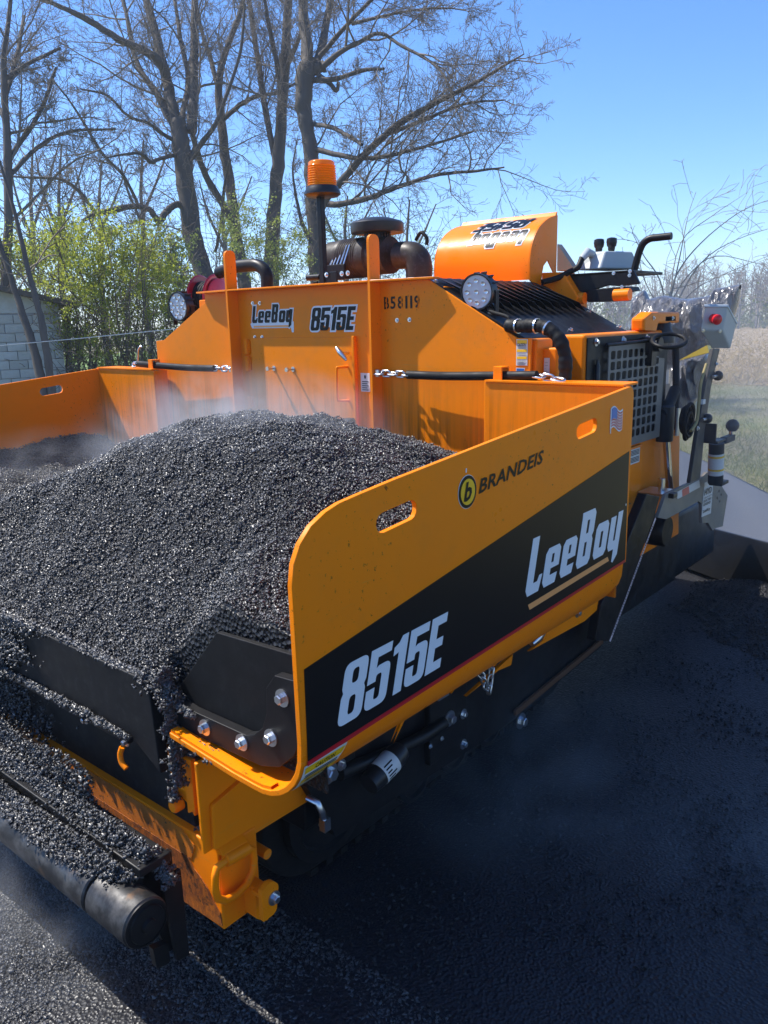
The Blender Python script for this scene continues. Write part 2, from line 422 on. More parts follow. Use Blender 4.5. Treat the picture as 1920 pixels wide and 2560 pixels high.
# ------------------------------------------------------------------ lettering
def shear(pts, k): return [(x+k*y, y) for x, y in pts]
GL = {
 '8': ([(0, 0, .15), (.58, 0, .15), (.58, .46, .09), (.54, .53, .03), (.58, .60, .09), (.58, 1, .15), (0, 1, .15), (0, .60, .09), (.04, .53, .03), (0, .46, .09)],
       [[(.21, .13, .07), (.37, .13, .07), (.37, .43, .07), (.21, .43, .07)], [(.21, .63, .07), (.37, .63, .07), (.37, .87, .07), (.21, .87, .07)]], .64),
 '5': ([(0, .44), (0, 1), (.55, 1), (.55, .84), (.20, .84), (.19, .66), (.26, .69, .04), (.57, .69, .14), (.57, 0, .15), (0, 0, .15), (0, .34), (.21, .34), (.21, .13, .06), (.36, .13, .06), (.36, .55, .06), (.21, .55, .06), (.21, .44)], [], .63),
 '1': ([(.14, 0), (.36, 0), (.36, 1), (.20, 1), (.13, .90, .06), (0, .85), (0, .71), (.14, .74)], [], .43),
 'E': ([(0, 0), (.47, 0), (.47, .17), (.21, .17), (.21, .42), (.43, .42), (.43, .58), (.21, .58), (.21, .83), (.47, .83), (.47, 1), (0, 1)], [], .5)}
LB = {
 'L': ([(0, .018), (.013, 0), (.072, 0), (.082, .045), (.066, .045), (.058, .030), (.036, .030), (.036, .158), (0, .158)], [], .090),
 'e': ([(0, .016), (.013, 0), (.074, 0), (.080, .028), (.037, .028), (.037, .047), (.084, .047), (.084, .096), (.072, .108), (.013, .108), (0, .094)],
       [[(.036, .063), (.050, .063), (.050, .088), (.036, .088)]], .100),
 'B': ([(0, .016), (.013, 0), (.076, 0), (.088, .014), (.088, .072, .004), (.080, .084), (.088, .096, .004), (.088, .152), (.076, .166), (-.002, .166), (0, .150)],
       [[(.036, .030), (.052, .030), (.052, .072), (.036, .072)], [(.036, .098), (.052, .098), (.052, .138), (.036, .138)]], .110),
 'o': ([(0, .016), (.013, 0), (.075, 0), (.088, .014), (.088, .094), (.075, .108), (.013, .108), (0, .094)], [[(.035, .030), (.052, .030), (.052, .080), (.035, .080)]], .101),
 'y': ([(.0, .108), (0, .016), (.013, 0), (.048, 0), (.048, -.040), (.058, -.045), (.084, -.024), (.084, .116), (.050, .116), (.050, .028), (.036, .028), (.036, .108)], [], .09)}
def offset_poly(p, e):
    if area2(p) < 0: p = p[::-1]
    out = []; n = len(p)
    for i in range(n):
        a, b, c = Vector(p[i-1]), Vector(p[i]), Vector(p[(i+1) % n])
        d1 = (b-a); d2 = (c-b)
        if d1.length < 1e-7 or d2.length < 1e-7: continue
        d1.normalize(); d2.normalize(); n1 = Vector((d1.y, -d1.x)); n2 = Vector((d2.y, -d2.x)); m = (n1+n2)
        if m.length < .3: m = n1
        m.normalize(); k = 1/max(.5, m.dot(n1)); out.append(tuple(b+m*e*k))
    return out
def word(name, glyphs, s, x0, z0, k, place, m, parent, tilt=0.0, width=1.0, t=.0008, outline=0.0, gap=0.0, bend=0):
    """glyph string set on a surface; place(u, v, h) lifts the flat outline on to it"""
    b = MB(); x = 0.0
    for gi, (out, holes, adv) in enumerate(glyphs):
        def tr(ps): return [(x0+width*(px+k*py)*s, z0+py*s+tilt*(width*(px+k*py)*s)) for px, py in ps]
        O = [(x+px, py) for px, py in fillet(out)]; H = [[(x+px, py) for px, py in fillet(h)] for h in holes]
        O = tr(O); H = [tr(h) for h in H]
        if outline: O = offset_poly(O, outline); H = []
        lift = t*(1+.12*(gi % 4))
        if bend:   # cut into strips so that it follows a rolled surface
            q = MB().plate(O, H, lambda u, v: (u, v, 0.0), lambda u, v: (u, v, lift)); bm = bmesh.new(); vs = [bm.verts.new(p) for p in q.v]
            for f in q.f:
                if all(abs(q.v[i][2]-lift) < 1e-9 for i in f): bm.faces.new([vs[i] for i in f])
            bmesh.ops.delete(bm, geom=[w_ for w_ in bm.verts if not w_.link_faces], context='VERTS')
            lo, hi = min(w_.co.y for w_ in bm.verts), max(w_.co.y for w_ in bm.verts)
            for c in range(1, bend): bmesh.ops.bisect_plane(bm, geom=bm.verts[:]+bm.edges[:]+bm.faces[:], plane_co=(0, lo+(hi-lo)*c/bend, 0), plane_no=(0, 1, 0))
            bm.verts.index_update(); b.add([place(w_.co.x, w_.co.y, w_.co.z) for w_ in bm.verts], [[w_.index for w_ in f.verts] for f in bm.faces]); bm.free()
        else: b.plate(O, H, lambda u, v: place(u, v, 0.0), lambda u, v, l=lift: place(u, v, l))
        x += adv+gap
    return b.build(name, m, parent)
def font2d(txt, size, offset=0.0, sh=0.0):
    cu = bpy.data.curves.new('t', 'FONT'); cu.body = txt; cu.size = size; cu.offset = offset; cu.shear = sh; cu.fill_mode = 'FRONT'; cu.resolution_u = 2; cu.space_character = 1.0+2.2*offset
    o = bpy.data.objects.new('t', cu); me = bpy.data.meshes.new_from_object(o)
    bpy.data.objects.remove(o); bpy.data.curves.remove(cu)
    v = [tuple(q.co) for q in me.vertices]; f = [tuple(p.vertices) for p in me.polygons]; bpy.data.meshes.remove(me); return v, f
def font_obj(name, txt, size, place, m, parent, offset=0.0, sh=0.0, h=.0008, sx=1.0, fit=None):
    v, f = font2d(txt, 1.0, offset, sh)
    if fit:
        xs = [q[0] for q in v]; ys = [q[1] for q in v]; kx = fit[0]/(max(xs)-min(xs)); ky = fit[1]/(max(ys)-min(ys))
        v = [((q[0]-min(xs))*kx, (q[1]-min(ys))*ky, 0) for q in v]
    return MB().add([place(q[0]*sx, q[1], h) for q in v], f).build(name, m, parent)
# ------------------------------------------------------------------ setting: ground, road, field
def sheet_obj(name, pts, z, m, t=.03):
    o = MB().pz(pts, z, t).build(name, m); tagged(o, kind='structure'); return o
def ground_grid(name, x0, x1, y0, y1, nx, ny, zf, m):
    xs = np.linspace(x0, x1, nx); ys = np.linspace(y0, y1, ny); X, Y = np.meshgrid(xs, ys); Z = zf(X, Y)
    v = np.stack([X, Y, Z], -1).reshape(-1, 3); i = np.arange(nx*ny).reshape(ny, nx)
    f = np.stack([i[:-1, :-1], i[:-1, 1:], i[1:, 1:], i[1:, :-1]], -1).reshape(-1, 4)
    me = bpy.data.meshes.new(name); me.from_pydata(v.tolist(), [], f.tolist()); o = link(name, me, m, None, 180); tagged(o, kind='structure'); return o
ground_grid('ground', -320, 320, -300, 320, 60, 60, lambda X, Y: -.05+0*X, M_GRD)
ROAD = [(-3.4, -30), (9, -30), (6, -4), (4.0, 3.0), (2.2, 5.0), (.584, 7.05), (-.70, 8.74), (-2.0, 10.2), (-6, 14.0), (-14, 20), (-17, 17), (-8.5, 10.5), (-4.2, 5.5), (-3.4, 2)]
sheet_obj('asphalt_road', fillet([(x, y, 1.2) for x, y in ROAD], 4), 0.0, M_ROAD, .06)
# the lane already laid behind the machine, one course higher
PAVED = [(-1.35, 4.6), (1.5, 4.6), (2.16, 4.98), (.56, 7.0), (-.72, 8.7), (-2.02, 10.15), (-6, 13.9), (-7.8, 12.2), (-4.6, 9.0), (-2.0, 6.6)]
sheet_obj('paved_lane', fillet([(x, y, .5) for x, y in PAVED], 4), 0.012, M_PAVED, .012)
# stubble field beyond the grass verge (far side of a line across the view)
def vp(px, d):  # point on the ground along the sight column px at distance d
    q = ray(px, 800); q = q/np.hypot(q[0], q[1]); return (CAM[0]+q[0]*d, CAM[1]+q[1]*d)
F = [vp(1100, 30), vp(1500, 25), vp(1980, 21), vp(2400, 20), vp(3600, 24), vp(3600, 150), vp(2400, 150), vp(1900, 150), vp(1400, 150), vp(1000, 120)]
sheet_obj('stubble_field', F, -.035, M_STUB, .01)
def quads_mesh(name, c, du, dv, m, kind='stuff'):
    """flat leaves: centre c, half axes du, dv (n,3) as diamonds"""
    n = len(c); v = np.empty((n, 4, 3)); v[:, 0] = c-du; v[:, 1] = c-dv*.55-du*.15; v[:, 2] = c+du; v[:, 3] = c+dv*.55-du*.15
    me = bpy.data.meshes.new(name); me.vertices.add(n*4); me.vertices.foreach_set('co', v.reshape(-1))
    me.loops.add(n*4); me.loops.foreach_set('vertex_index', np.arange(n*4)); me.polygons.add(n)
    me.polygons.foreach_set('loop_start', np.arange(n)*4); me.polygons.foreach_set('loop_total', np.full(n, 4)); me.update(calc_edges=True); me.validate()
    return link(name, me, m)
def rand_unit(n):
    v = nrs.normal(size=(n, 3)); return v/np.linalg.norm(v, axis=1, keepdims=True)
def strew(name, n, pxr, dr, z, ln, wd, lean, m):
    c = []
    while len(c) < n:
        px = nrs.uniform(*pxr); t = nrs.rand(); d = dr[0]*(dr[1]/dr[0])**t; x, y = vp(px, d)
        c.append((x, y, z))
    c = np.array(c); L = nrs.uniform(.5, 1.2, n)[:, None]*ln; dirv = rand_unit(n); dirv[:, 2] = np.abs(dirv[:, 2])*lean+.05
    dirv /= np.linalg.norm(dirv, axis=1, keepdims=True); s = np.cross(dirv, rand_unit(n)); s /= np.linalg.norm(s, axis=1, keepdims=True)
    du = dirv*L*.5; return quads_mesh(name, c+du*np.array([1, 1, 1.0]), du, s*wd, m)
def inroad(x, y):
    k = False; j = len(ROAD)-1
    for i in range(len(ROAD)):
        a, b = ROAD[i], ROAD[j]
        if (a[1] > y) != (b[1] > y) and x < (b[0]-a[0])*(y-a[1])/(b[1]-a[1])+a[0]: k = not k
        j = i
    return k
o = strew('grass', 34000, (1180, 2100), (6.5, 26), -.05, .14, .007, 1.6, M_BLADE)
me = o.data; keep = []
tagged(o, kind='stuff', label='short dry and green grass on the verge beside the paved lane', cat='grass')
co = np.empty(len(me.vertices)*3); me.vertices.foreach_get('co', co); co = co.reshape(-1, 4, 3)
for k in range(len(co)):
    if inroad(co[k, 0, 0], co[k, 0, 1]): co[k, :, 2] -= .4
me.vertices.foreach_set('co', co.reshape(-1)); me.update()
o = strew('corn_stubble', 16000, (1350, 2150), (21, 100), -.03, .34, .03, .8, M_STALK)
tagged(o, kind='stuff', label='pale broken corn stubble littering the field beyond the verge', cat='stubble')
sheet_obj('lawn', [vp(-300, 11), vp(520, 11), vp(520, 60), vp(-300, 60)], -.04, M_LAWN, .01)
o = strew('lawn_grass', 9000, (-60, 330), (10, 24), -.05, .13, .008, 2.0, M_LEAF)
tagged(o, kind='stuff', label='green grass below the bushes beside the block shed', cat='grass')

# ------------------------------------------------------------------ trees
class Tubes:
    """many tapered tubes gathered into one mesh, vectorised by (points, sides)"""
    def __init__(s): s.d = {}
    def add(s, pts, rad, sides): s.d.setdefault((len(pts), sides), []).append((pts, rad))
    def build(s, name, m, parent=None):
        V = []; Fs = []; base = 0
        for (n, k), lst in s.d.items():
            P = np.array([a for a, _ in lst], float); R = np.array([b for _, b in lst], float); B = len(lst)
            T = np.gradient(P, axis=1); T /= np.linalg.norm(T, axis=2, keepdims=True)+1e-9
            ref = np.where(np.abs(T[:, :1, 2:3]) < .9, np.array([0, 0, 1.0]), np.array([1.0, 0, 0]))
            e1 = np.cross(T, np.broadcast_to(ref, T.shape)); e1 /= np.linalg.norm(e1, axis=2, keepdims=True)+1e-9; e2 = np.cross(T, e1)
            a = np.arange(k)*2*PI/k
            W = P[:, :, None]+R[:, :, None, None]*(e1[:, :, None]*np.cos(a)[:, None]+e2[:, :, None]*np.sin(a)[:, None])
            V.append(W.reshape(-1, 3)); i = np.arange(B*n*k).reshape(B, n, k)+base
            q = np.stack([i[:, :-1], np.roll(i, -1, 2)[:, :-1], np.roll(i, -1, 2)[:, 1:], i[:, 1:]], -1).reshape(-1, 4); Fs.append(q); base += B*n*k
        V = np.concatenate(V); Fa = np.concatenate(Fs); nf = len(Fa)
        me = bpy.data.meshes.new(name); me.vertices.add(len(V)); me.vertices.foreach_set('co', V.reshape(-1))
        me.loops.add(nf*4); me.loops.foreach_set('vertex_index', Fa.reshape(-1)); me.polygons.add(nf)
        me.polygons.foreach_set('loop_start', np.arange(nf)*4); me.polygons.foreach_set('loop_total', np.full(nf, 4)); me.update(calc_edges=True)
        return link(name, me, m, parent, 180)
def grow(out, p, d, L, r, lvl, spec):
    """one crooked shoot and its side shoots"""
    nseg = spec['seg'][lvl]; step = L/nseg; pts = [p.copy()]; rad = [r]; q = p.copy(); dd = d/np.linalg.norm(d)
    wob = spec['wob'][lvl]
    for i in range(nseg):
        dd = dd+nrs.normal(size=3)*wob+np.array([0, 0, spec['up'][lvl]]); dd /= np.linalg.norm(dd); q = q+dd*step; pts.append(q.copy()); rad.append(max(spec['rmin'], r*(1-.8*(i+1)/nseg)))
    out[min(lvl, 2)].add(pts, rad, spec['sides'][lvl])
    if lvl+1 < len(spec['seg']): shoots(out, pts, rad, L, lvl+1, spec)
def shoots(out, pts, rad, L, lvl, spec, t0=.12, dens=1.0):
    n = int(spec['n'][lvl]*dens*(.7+.6*nrs.rand())+.5); m = len(pts)-1
    for j in range(n):
        t = t0+(1-t0)*((j+nrs.rand())/max(1, n)); x = min(t*m, m-1e-4); i = int(x); f = x-i
        a, b = np.asarray(pts[i]), np.asarray(pts[i+1]); p = a+(b-a)*f; d = b-a; d = d/(np.linalg.norm(d)+1e-9)
        v = np.cross(d, nrs.normal(size=3)); v /= np.linalg.norm(v)+1e-9; ang = math.radians(nrs.uniform(*spec['ang']))
        nd = d*math.cos(ang)+v*math.sin(ang); rr = rad[i]+(rad[i+1]-rad[i])*f
        l2 = L*nrs.uniform(*spec['len'][lvl])*(1-.45*t); r2 = min(rr*.62, max(spec['rmin'], l2*spec['slim']))
        grow(out, p, nd, l2, r2, lvl, spec)
SPEC = dict(seg=[8, 7, 5, 2], wob=[.12, .17, .22, .26], up=[.03, .03, .02, .01], rmin=.0036, sides=[8, 4, 3, 3], n=[0, 13, 10, 8], ang=(24, 66), len=[1, (.30, .75), (.30, .6), (.30, .6)], slim=.0105)
def bare_tree(name, label, D, limbs, spec=SPEC, m=M_BARK, group=None, dens=1.0, droop=0.0):
    """limbs: lists of (px, py, width_px[, extra depth]) traced from image pixels, set at camera depth D; the first is the trunk"""
    tw_ = Tubes(); out = [Tubes(), tw_, tw_]; first = None; root = empty(name); limbs_ = [Tubes() for _ in limbs[1:]]
    for li, lb in enumerate(limbs):
        opt = lb[-1] if isinstance(lb[-1], dict) else {}
        raw = [p for p in lb if not isinstance(p, dict)]
        P = []; R = []
        da = opt.get('dz', 0.0)
        for i, p in enumerate(raw):
            e = (p[3] if len(p) > 3 else 0)+da*i/max(1, len(raw)-1)
            P.append(np.array(at(p[0], p[1], D+e))); R.append(p[2]*.5*(D+e)/FPX)
        if li == 0: first = P[0].copy()
        C = [np.array(q) for q in crom(P, 4)]; t = np.linspace(0, len(R)-1, len(C)); RR = list(np.interp(t, range(len(R)), R))
        if li == 0:   # down into the ground, with a flare
            g = C[0].copy(); h = g[2]+.1; C = [g-np.array([0, 0, h]), g-np.array([0, 0, h*.8])]+C; RR = [RR[0]*1.6, RR[0]*1.15]+RR
        for i in range(1, len(C)-1): C[i] = C[i]+nrs.normal(size=3)*RR[i]*(.07 if li == 0 else .12)
        RR = [x*(1+.04*nrs.normal()) for x in RR]
        (out[0] if li == 0 else limbs_[li-1]).add(C, RR, 10 if li == 0 else 7)
        L = sum(np.linalg.norm(C[i+1]-C[i]) for i in range(len(C)-1))
        if opt.get('bare'): continue
        L = min(L, 5.0)*opt.get('reach', 1.0)
        shoots(out, C, RR, L, 1, spec, opt.get('t0', .45 if li == 0 else .15), dens*opt.get('dens', 1.0))
    root.location = Vector((first[0], first[1], 0))
    for nm, tb in [('trunk', out[0])]+[('limb', t_) for t_ in limbs_]+[('twig', tw_)]:
        if tb.d:
            o = tb.build(nm, M_TWIG if nm == 'twig' and m is M_BARK else m); o.parent = root; o.matrix_parent_inverse = Matrix.Translation(-root.location)
            if nm == 'twig': o['kind'] = 'stuff'
    tagged(root, label, 'tree', group); return root
GT = 'bare trees behind the paver'
bare_tree('bare_tree', 'big bare tree with a low crooked limb dipping to a knot on its left', 19, [
    [(540, 800, 60), (518, 720, 54), (500, 660, 48), (480, 580, 44), (466, 480, 44), (458, 410, 46), (452, 350, 44), (446, 300, 34)],
    [(452, 350, 34), (430, 270, 30), (410, 170, 26), (385, 70, 22), (350, -60, 16), {'dz': 1.0}],
    [(418, 190, 24), (397, 150, 22), (345, 120, 20), (295, 97, 18), (224, 52, 16), (148, 16, 12), (60, -20, 8), {'dz': -1.5}],
    [(480, 330, 26), (484, 211, 22), (486, 100, 20), (489, -60, 15), {'dz': .8}],
    [(440, 330, 20), (395, 240, 17), (345, 165, 14), (320, 60, 11), (300, -40, 9), {'dz': 1.2}],
    [(466, 516, 16), (445, 511, 16), (424, 520, 17), (408, 540, 17), (398, 556, 18), (385, 536, 16), (366, 521, 15), (340, 516, 14), (290, 524, 14), (240, 534, 15), (205, 552, 8), {'dz': -1.5, 'dens': .6, 'reach': .6}],
    [(240, 534, 11), (215, 500, 10), (190, 472, 9), (150, 448, 8), (80, 444, 6), (0, 440, 4), {'dz': -.8, 'reach': .7}],
    [(445, 385, 11), (420, 392, 10), (396, 398, 9), (376, 405, 10), (352, 384, 8), (310, 386, 6), (262, 395, 4), {'dz': -2, 'reach': .6}],
    [(440, 355, 11), (400, 330, 9), (370, 308, 8), (320, 290, 7), (270, 240, 6), (200, 222, 4), {'dz': -1.6}],
    [(345, 512, 9), (310, 440, 8), (262, 392, 8), (226, 335, 7), (180, 260, 5), (128, 195, 4), {'dz': -2}],
    [(462, 420, 14), (500, 365, 13), (540, 310, 12), (562, 250, 10), (600, 130, 8), (612, 10, 6), {'dz': -1}],
    [(455, 300, 16), (470, 200, 13), (450, 90, 11), (430, -40, 9), {'dz': 2}]], group=GT)
bare_tree('bare_tree', 'slender forked bare tree just right of the tree with the crooked limb', 21, [
    [(628, 800, 40), (612, 720, 36), (594, 620, 30), (577, 480, 26), (562, 390, 24), (554, 300, 22), (546, 225, 19), (560, 140, 15), (598, 40, 12), (620, -60, 9), {'t0': .55}],
    [(588, 575, 19), (562, 520, 18), (520, 450, 17), (500, 400, 15), (480, 330, 13), (470, 260, 10), {'dz': -1, 't0': .4}],
    [(556, 300, 13), (600, 262, 12), (650, 238, 10), (700, 228, 7), (790, 180, 5), {'dz': -1}],
    [(548, 240, 13), (530, 160, 12), (500, 60, 10), (480, -50, 8), {'dz': 1}],
    [(538, 630, 8), (552, 560, 8), (560, 470, 7), (575, 400, 6), {'dz': -1, 'reach': .5}]], group=GT)
bare_tree('bare_tree', 'straight bare tree rising left of the amber beacon', 20, [
    [(672, 800, 42), (678, 680, 38), (683, 570, 35), (690, 460, 32), (699, 370, 30), (707, 260, 26), (714, 130, 23), (722, 0, 20), (728, -70, 17), {'t0': .5}],
    [(692, 410, 15), (668, 300, 16), (655, 210, 15), (640, 120, 14), (622, 0, 12), {'dz': 1}],
    [(706, 260, 15), (690, 150, 12), (668, 40, 10), (655, -50, 8), {'dz': -1}],
    [(712, 180, 12), (750, 90, 10), (770, -20, 8), {'dz': -1}]], group=GT)
bare_tree('bare_tree', 'big bare tree with a broken stub and long boughs reaching right over the sky', 18, [
    [(800, 800, 46), (792, 640, 42), (786, 520, 40), (778, 410, 38), (766, 310, 36), (758, 255, 42), (764, 190, 46), (776, 150, 40)],
    [(772, 160, 32), (762, 70, 27), (752, -60, 22), {'dz': .6}],
    [(776, 178, 26), (796, 168, 28), (812, 164, 29), {'bare': 1}],
    [(790, 165, 22), (812, 80, 20), (832, -50, 16), {'dz': 1}],
    [(800, 172, 16), (850, 130, 14), (900, 105, 11), (950, 84, 9), (1010, 118, 8), (1070, 150, 7), (1110, 190, 6), (1140, 260, 4), {'dz': -2.5}],
    [(795, 186, 14), (820, 205, 12), (842, 226, 11), (846, 205, 8), {'bare': 1}],
    [(784, 200, 15), (840, 196, 13), (905, 176, 10), (960, 172, 7), {'dz': -1, 'reach': .6}],
    [(784, 310, 12), (830, 318, 11), (870, 340, 10), (905, 362, 9), {'dz': -2, 'reach': .5}],
    [(782, 372, 15), (850, 388, 13), (920, 396, 11), (990, 385, 9), (1080, 362, 7), (1180, 330, 4), {'dz': -2.5}],
    [(790, 560, 17), (815, 500, 18), (860, 446, 19), (920, 378, 18), (1000, 308, 16), (1100, 252, 13), (1200, 200, 9), (1270, 158, 6), (1310, 135, 3), {'dz': -3.5, 'dens': 1.9, 'reach': .62}],
    [(800, 512, 15), (870, 508, 15), (940, 488, 13), (1010, 462, 11), (1100, 436, 9), (1190, 428, 7), (1260, 418, 4), {'dz': -3, 'dens': 1.3}],
    [(970, 335, 11), (1060, 300, 9), (1160, 260, 7), (1260, 250, 4), {'dz': -2.5, 'dens': 1.2}],
    [(800, 140, 14), (870, 60, 11), (940, -10, 9), (1010, -60, 7), {'dz': -2, 'dens': 1.2}],
    [(880, 60, 9), (960, 40, 7), (1040, 25, 6), (1120, 20, 4), (1180, 30, 2), {'dz': -1.5, 'dens': 1.3, 'reach': .7}],
    [(792, 640, 12), (770, 590, 11), (752, 545, 9), (738, 480, 7), (732, 420, 5), (742, 350, 3), {'dz': -.6, 'reach': .5}]], group=GT)
bare_tree('bare_tree', 'crooked bare tree at the left beside the shed, nearest the lens', 14, [
    [(14, 800, 26), (16, 650, 24), (22, 530, 22), (19, 400, 20), (13, 260, 17), (9, 160, 15), (20, 60, 11), (34, -60, 8), {'t0': .3}],
    [(20, 400, 13), (66, 335, 12), (108, 262, 10), (140, 170, 7), {'dz': 1, 'reach': .8}],
    [(22, 440, 13), (90, 372, 11), (170, 330, 8), (290, 322, 5), {'dz': 1.5, 'reach': .8}],
    [(14, 300, 12), (-30, 220, 10), (-60, 120, 8), {'dz': 1}],
    [(14, 240, 12), (40, 150, 11), (60, 40, 8), {'dz': 1.5}],
    [(10, 200, 12), (70, 160, 10), (150, 120, 7), {'dz': 1}]], group=GT)
SPB = dict(SPEC); SPB.update(seg=[8, 5, 3], n=[0, 8, 6], sides=[6, 3, 3], rmin=.010, len=[1, (.4, .7), (.35, .65)])
for i, (px, py, D, h) in enumerate([(355, 560, 30, 210), (250, 600, 34, 200), (150, 590, 27, 230), (560, 620, 36, 190), (865, 640, 32, 150), (1020, 680, 30, 180), (80, 600, 30, 260)]):
    top = py-h
    bare_tree('bare_sapling', ['small bare tree with a round crown behind the green bushes', 'thin bare tree far behind the green bushes',
        'pale bare tree behind the shed corner', 'thin bare tree between the two big trunks', 'small bare tree behind the air cleaner',
        'spindly bare tree standing left of the orange cover', 'bare tree at the far left behind the crooked one'][i], D, [
        [(px, py+90, 14), (px+3, py, 11), (px-3, py-h*.4, 8), (px+4, top, 4), {'t0': .2, 'dens': 1.3}],
        [(px, py, 8), (px-40, py-h*.45, 6), (px-62, top+20, 3), {'dz': -.5}], [(px, py-20, 8), (px+36, py-h*.5, 6), (px+70, top+10, 3), {'dz': .5}]], SPB, M_BARK2)
for i, lb in enumerate([[(112, 1010, 25), (100, 940, 23), (84, 870, 20), (62, 800, 18), (40, 735, 16), (18, 665, 14), (-14, 570, 12), (-50, 470, 9)],
                        [(132, 1010, 21), (125, 930, 19), (112, 850, 18), (101, 790, 16), (88, 740, 15), (72, 680, 13), (44, 560, 10), (22, 480, 8), (-8, 380, 6)]]):
    bare_tree('leaning_sapling', ['thicker sapling leaning left across the shed wall', 'thinner sapling leaning left at the shed corner'][i], 10.5, [lb+[{'t0': .5, 'dens': .5, 'reach': .7}]], SPB, M_BARK, 'saplings leaning before the shed')
SPW = dict(SPEC); SPW.update(seg=[8, 5, 4], n=[0, 5, 3], sides=[5, 3, 3], up=[-.02, -.05, -.05], rmin=.005, len=[1, (.3, .6), (.3, .6)])
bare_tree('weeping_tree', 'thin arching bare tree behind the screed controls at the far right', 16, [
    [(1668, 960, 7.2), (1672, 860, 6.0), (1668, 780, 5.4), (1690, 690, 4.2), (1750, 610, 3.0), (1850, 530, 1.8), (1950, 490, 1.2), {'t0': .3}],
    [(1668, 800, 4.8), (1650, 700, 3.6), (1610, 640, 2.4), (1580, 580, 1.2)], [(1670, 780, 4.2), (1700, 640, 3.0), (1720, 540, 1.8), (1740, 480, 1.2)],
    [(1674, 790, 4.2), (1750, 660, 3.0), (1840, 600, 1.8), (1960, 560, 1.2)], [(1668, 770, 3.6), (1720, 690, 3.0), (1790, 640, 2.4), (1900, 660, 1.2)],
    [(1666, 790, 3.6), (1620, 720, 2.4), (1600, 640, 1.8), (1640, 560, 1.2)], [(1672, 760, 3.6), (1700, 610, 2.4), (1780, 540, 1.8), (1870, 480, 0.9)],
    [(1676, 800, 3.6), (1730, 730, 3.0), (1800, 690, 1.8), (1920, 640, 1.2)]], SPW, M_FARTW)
# bushes in young leaf
def bush(name, label, n, ell, D, leaf, m, stems=14, group=None, spread=None, size=.03, thin=0.0):
    """ell: list of (px, py, half width px, half height px, half depth m) lobes"""
    root = empty(name); C = []
    tot = sum(e[2]*e[3] for e in ell)
    for e in ell:
        k = int(n*e[2]*e[3]/tot); c0 = np.array(at(e[0], e[1], D+(e[5] if len(e) > 5 else 0)))
        hw, hh = e[2]*D/FPX, e[3]*D/FPX
        # clumps along short shoots
        kc = max(4, k//46); u = rand_unit(kc)*(nrs.rand(kc, 1)**(.5)); cl = c0+np.outer(u[:, 0], RIGHT)*hw+np.outer(u[:, 1], FWD)*e[4]+np.outer(u[:, 2], (0, 0, 1))*hh
        d = rand_unit(kc); d[:, 2] = np.abs(d[:, 2])+.15; L = nrs.uniform(.08, .26, kc)
        idx = nrs.randint(kc, size=k); C.append(cl[idx]+d[idx]*(nrs.rand(k, 1)-.3)*L[idx, None]*2+nrs.normal(size=(k, 3))*.042)
    C = np.concatenate(C); C = C[C[:, 2] > .02]
    du = rand_unit(len(C)); dv = np.cross(du, rand_unit(len(C))); dv /= np.linalg.norm(dv, axis=1, keepdims=True); s = nrs.uniform(.5, 1.25, len(C))[:, None]*size
    f = quads_mesh('foliage', C, du*s, dv*s, m); f.parent = root; f['kind'] = 'stuff'
    out = [Tubes(), Tubes(), Tubes()]; z0 = None
    for i in range(stems):
        e = ell[nrs.randint(len(ell))]; px = e[0]+nrs.uniform(-.8, .8)*e[2]; b = np.array(at(px+nrs.uniform(-25, 25), e[1], D+nrs.uniform(-.5, .5)*e[4])); b[2] = 0.0
        t = np.array(at(px, e[1], D+nrs.uniform(-.6, .6)*e[4])); d = t-b+np.array([0, 0, .3]); L = np.linalg.norm(d)*nrs.uniform(.9, 1.3)
        grow(out, b, d, L, .010+.012*nrs.rand(), 0, dict(seg=[8, 5, 4], wob=[.12, .2, .25], up=[.02, .0, 0], rmin=.004, sides=[5, 3, 3], n=[0, 7, 4], ang=(25, 60), len=[1, (.25, .5), (.3, .6)], slim=.008))
        z0 = b
    tb = Tubes()
    for o_ in out:
        for kk, l in o_.d.items(): tb.d.setdefault(kk, []).extend(l)
    st = tb.build('stem', M_BARK2); st.parent = root; st['kind'] = 'stuff'
    root.location = (float(z0[0]), float(z0[1]), 0)
    for c in (f, st): c.matrix_parent_inverse = Matrix.Translation(-root.location)
    tagged(root, label, 'bush', group); return root
GB = 'bushes in young leaf behind the left wing'
bush('leafy_bush', 'broad yellow green bush left of the big trunk, above the left hopper wing', 20000, [(300, 680, 150, 120, 1.0), (210, 690, 120, 130, 1.0), (370, 690, 90, 150, 1.0), (290, 820, 150, 110, .8), (260, 600, 150, 60, .9)], 12.5, None, M_LEAF, 44, GB, size=.026)
bush('leafy_bush', 'yellow green bush over the shed roof at the left edge', 13000, [(70, 650, 110, 100, .9, 1.5), (10, 690, 80, 70, .8, 1.5), (150, 650, 70, 80, .7, 1.0), (170, 840, 50, 110, .5)], 12.8, None, M_LEAF, 22, GB, size=.026)
bush('leafy_bush', 'thin leafy bush in front of the big trunk beside the work light', 7000, [(430, 650, 70, 80, .8), (440, 760, 60, 90, .7)], 14.5, None, M_LEAF2, 12, GB, size=.026)
bush('sparse_bush', 'sparse pale green thicket between the trunks behind the exhaust pipe', 7000, [(640, 620, 110, 90, 1.2), (600, 560, 60, 60, 1.0), (720, 640, 80, 80, 1.0)], 17, None, M_LEAF2, 26, GB, size=.026)
bush('sparse_bush', 'sparse twiggy thicket behind the amber beacon', 4500, [(830, 600, 90, 90, 1.2), (930, 640, 100, 70, 1.2), (1060, 660, 80, 50, 1.0)], 19, None, M_LEAF2, 26, GB, size=.024)
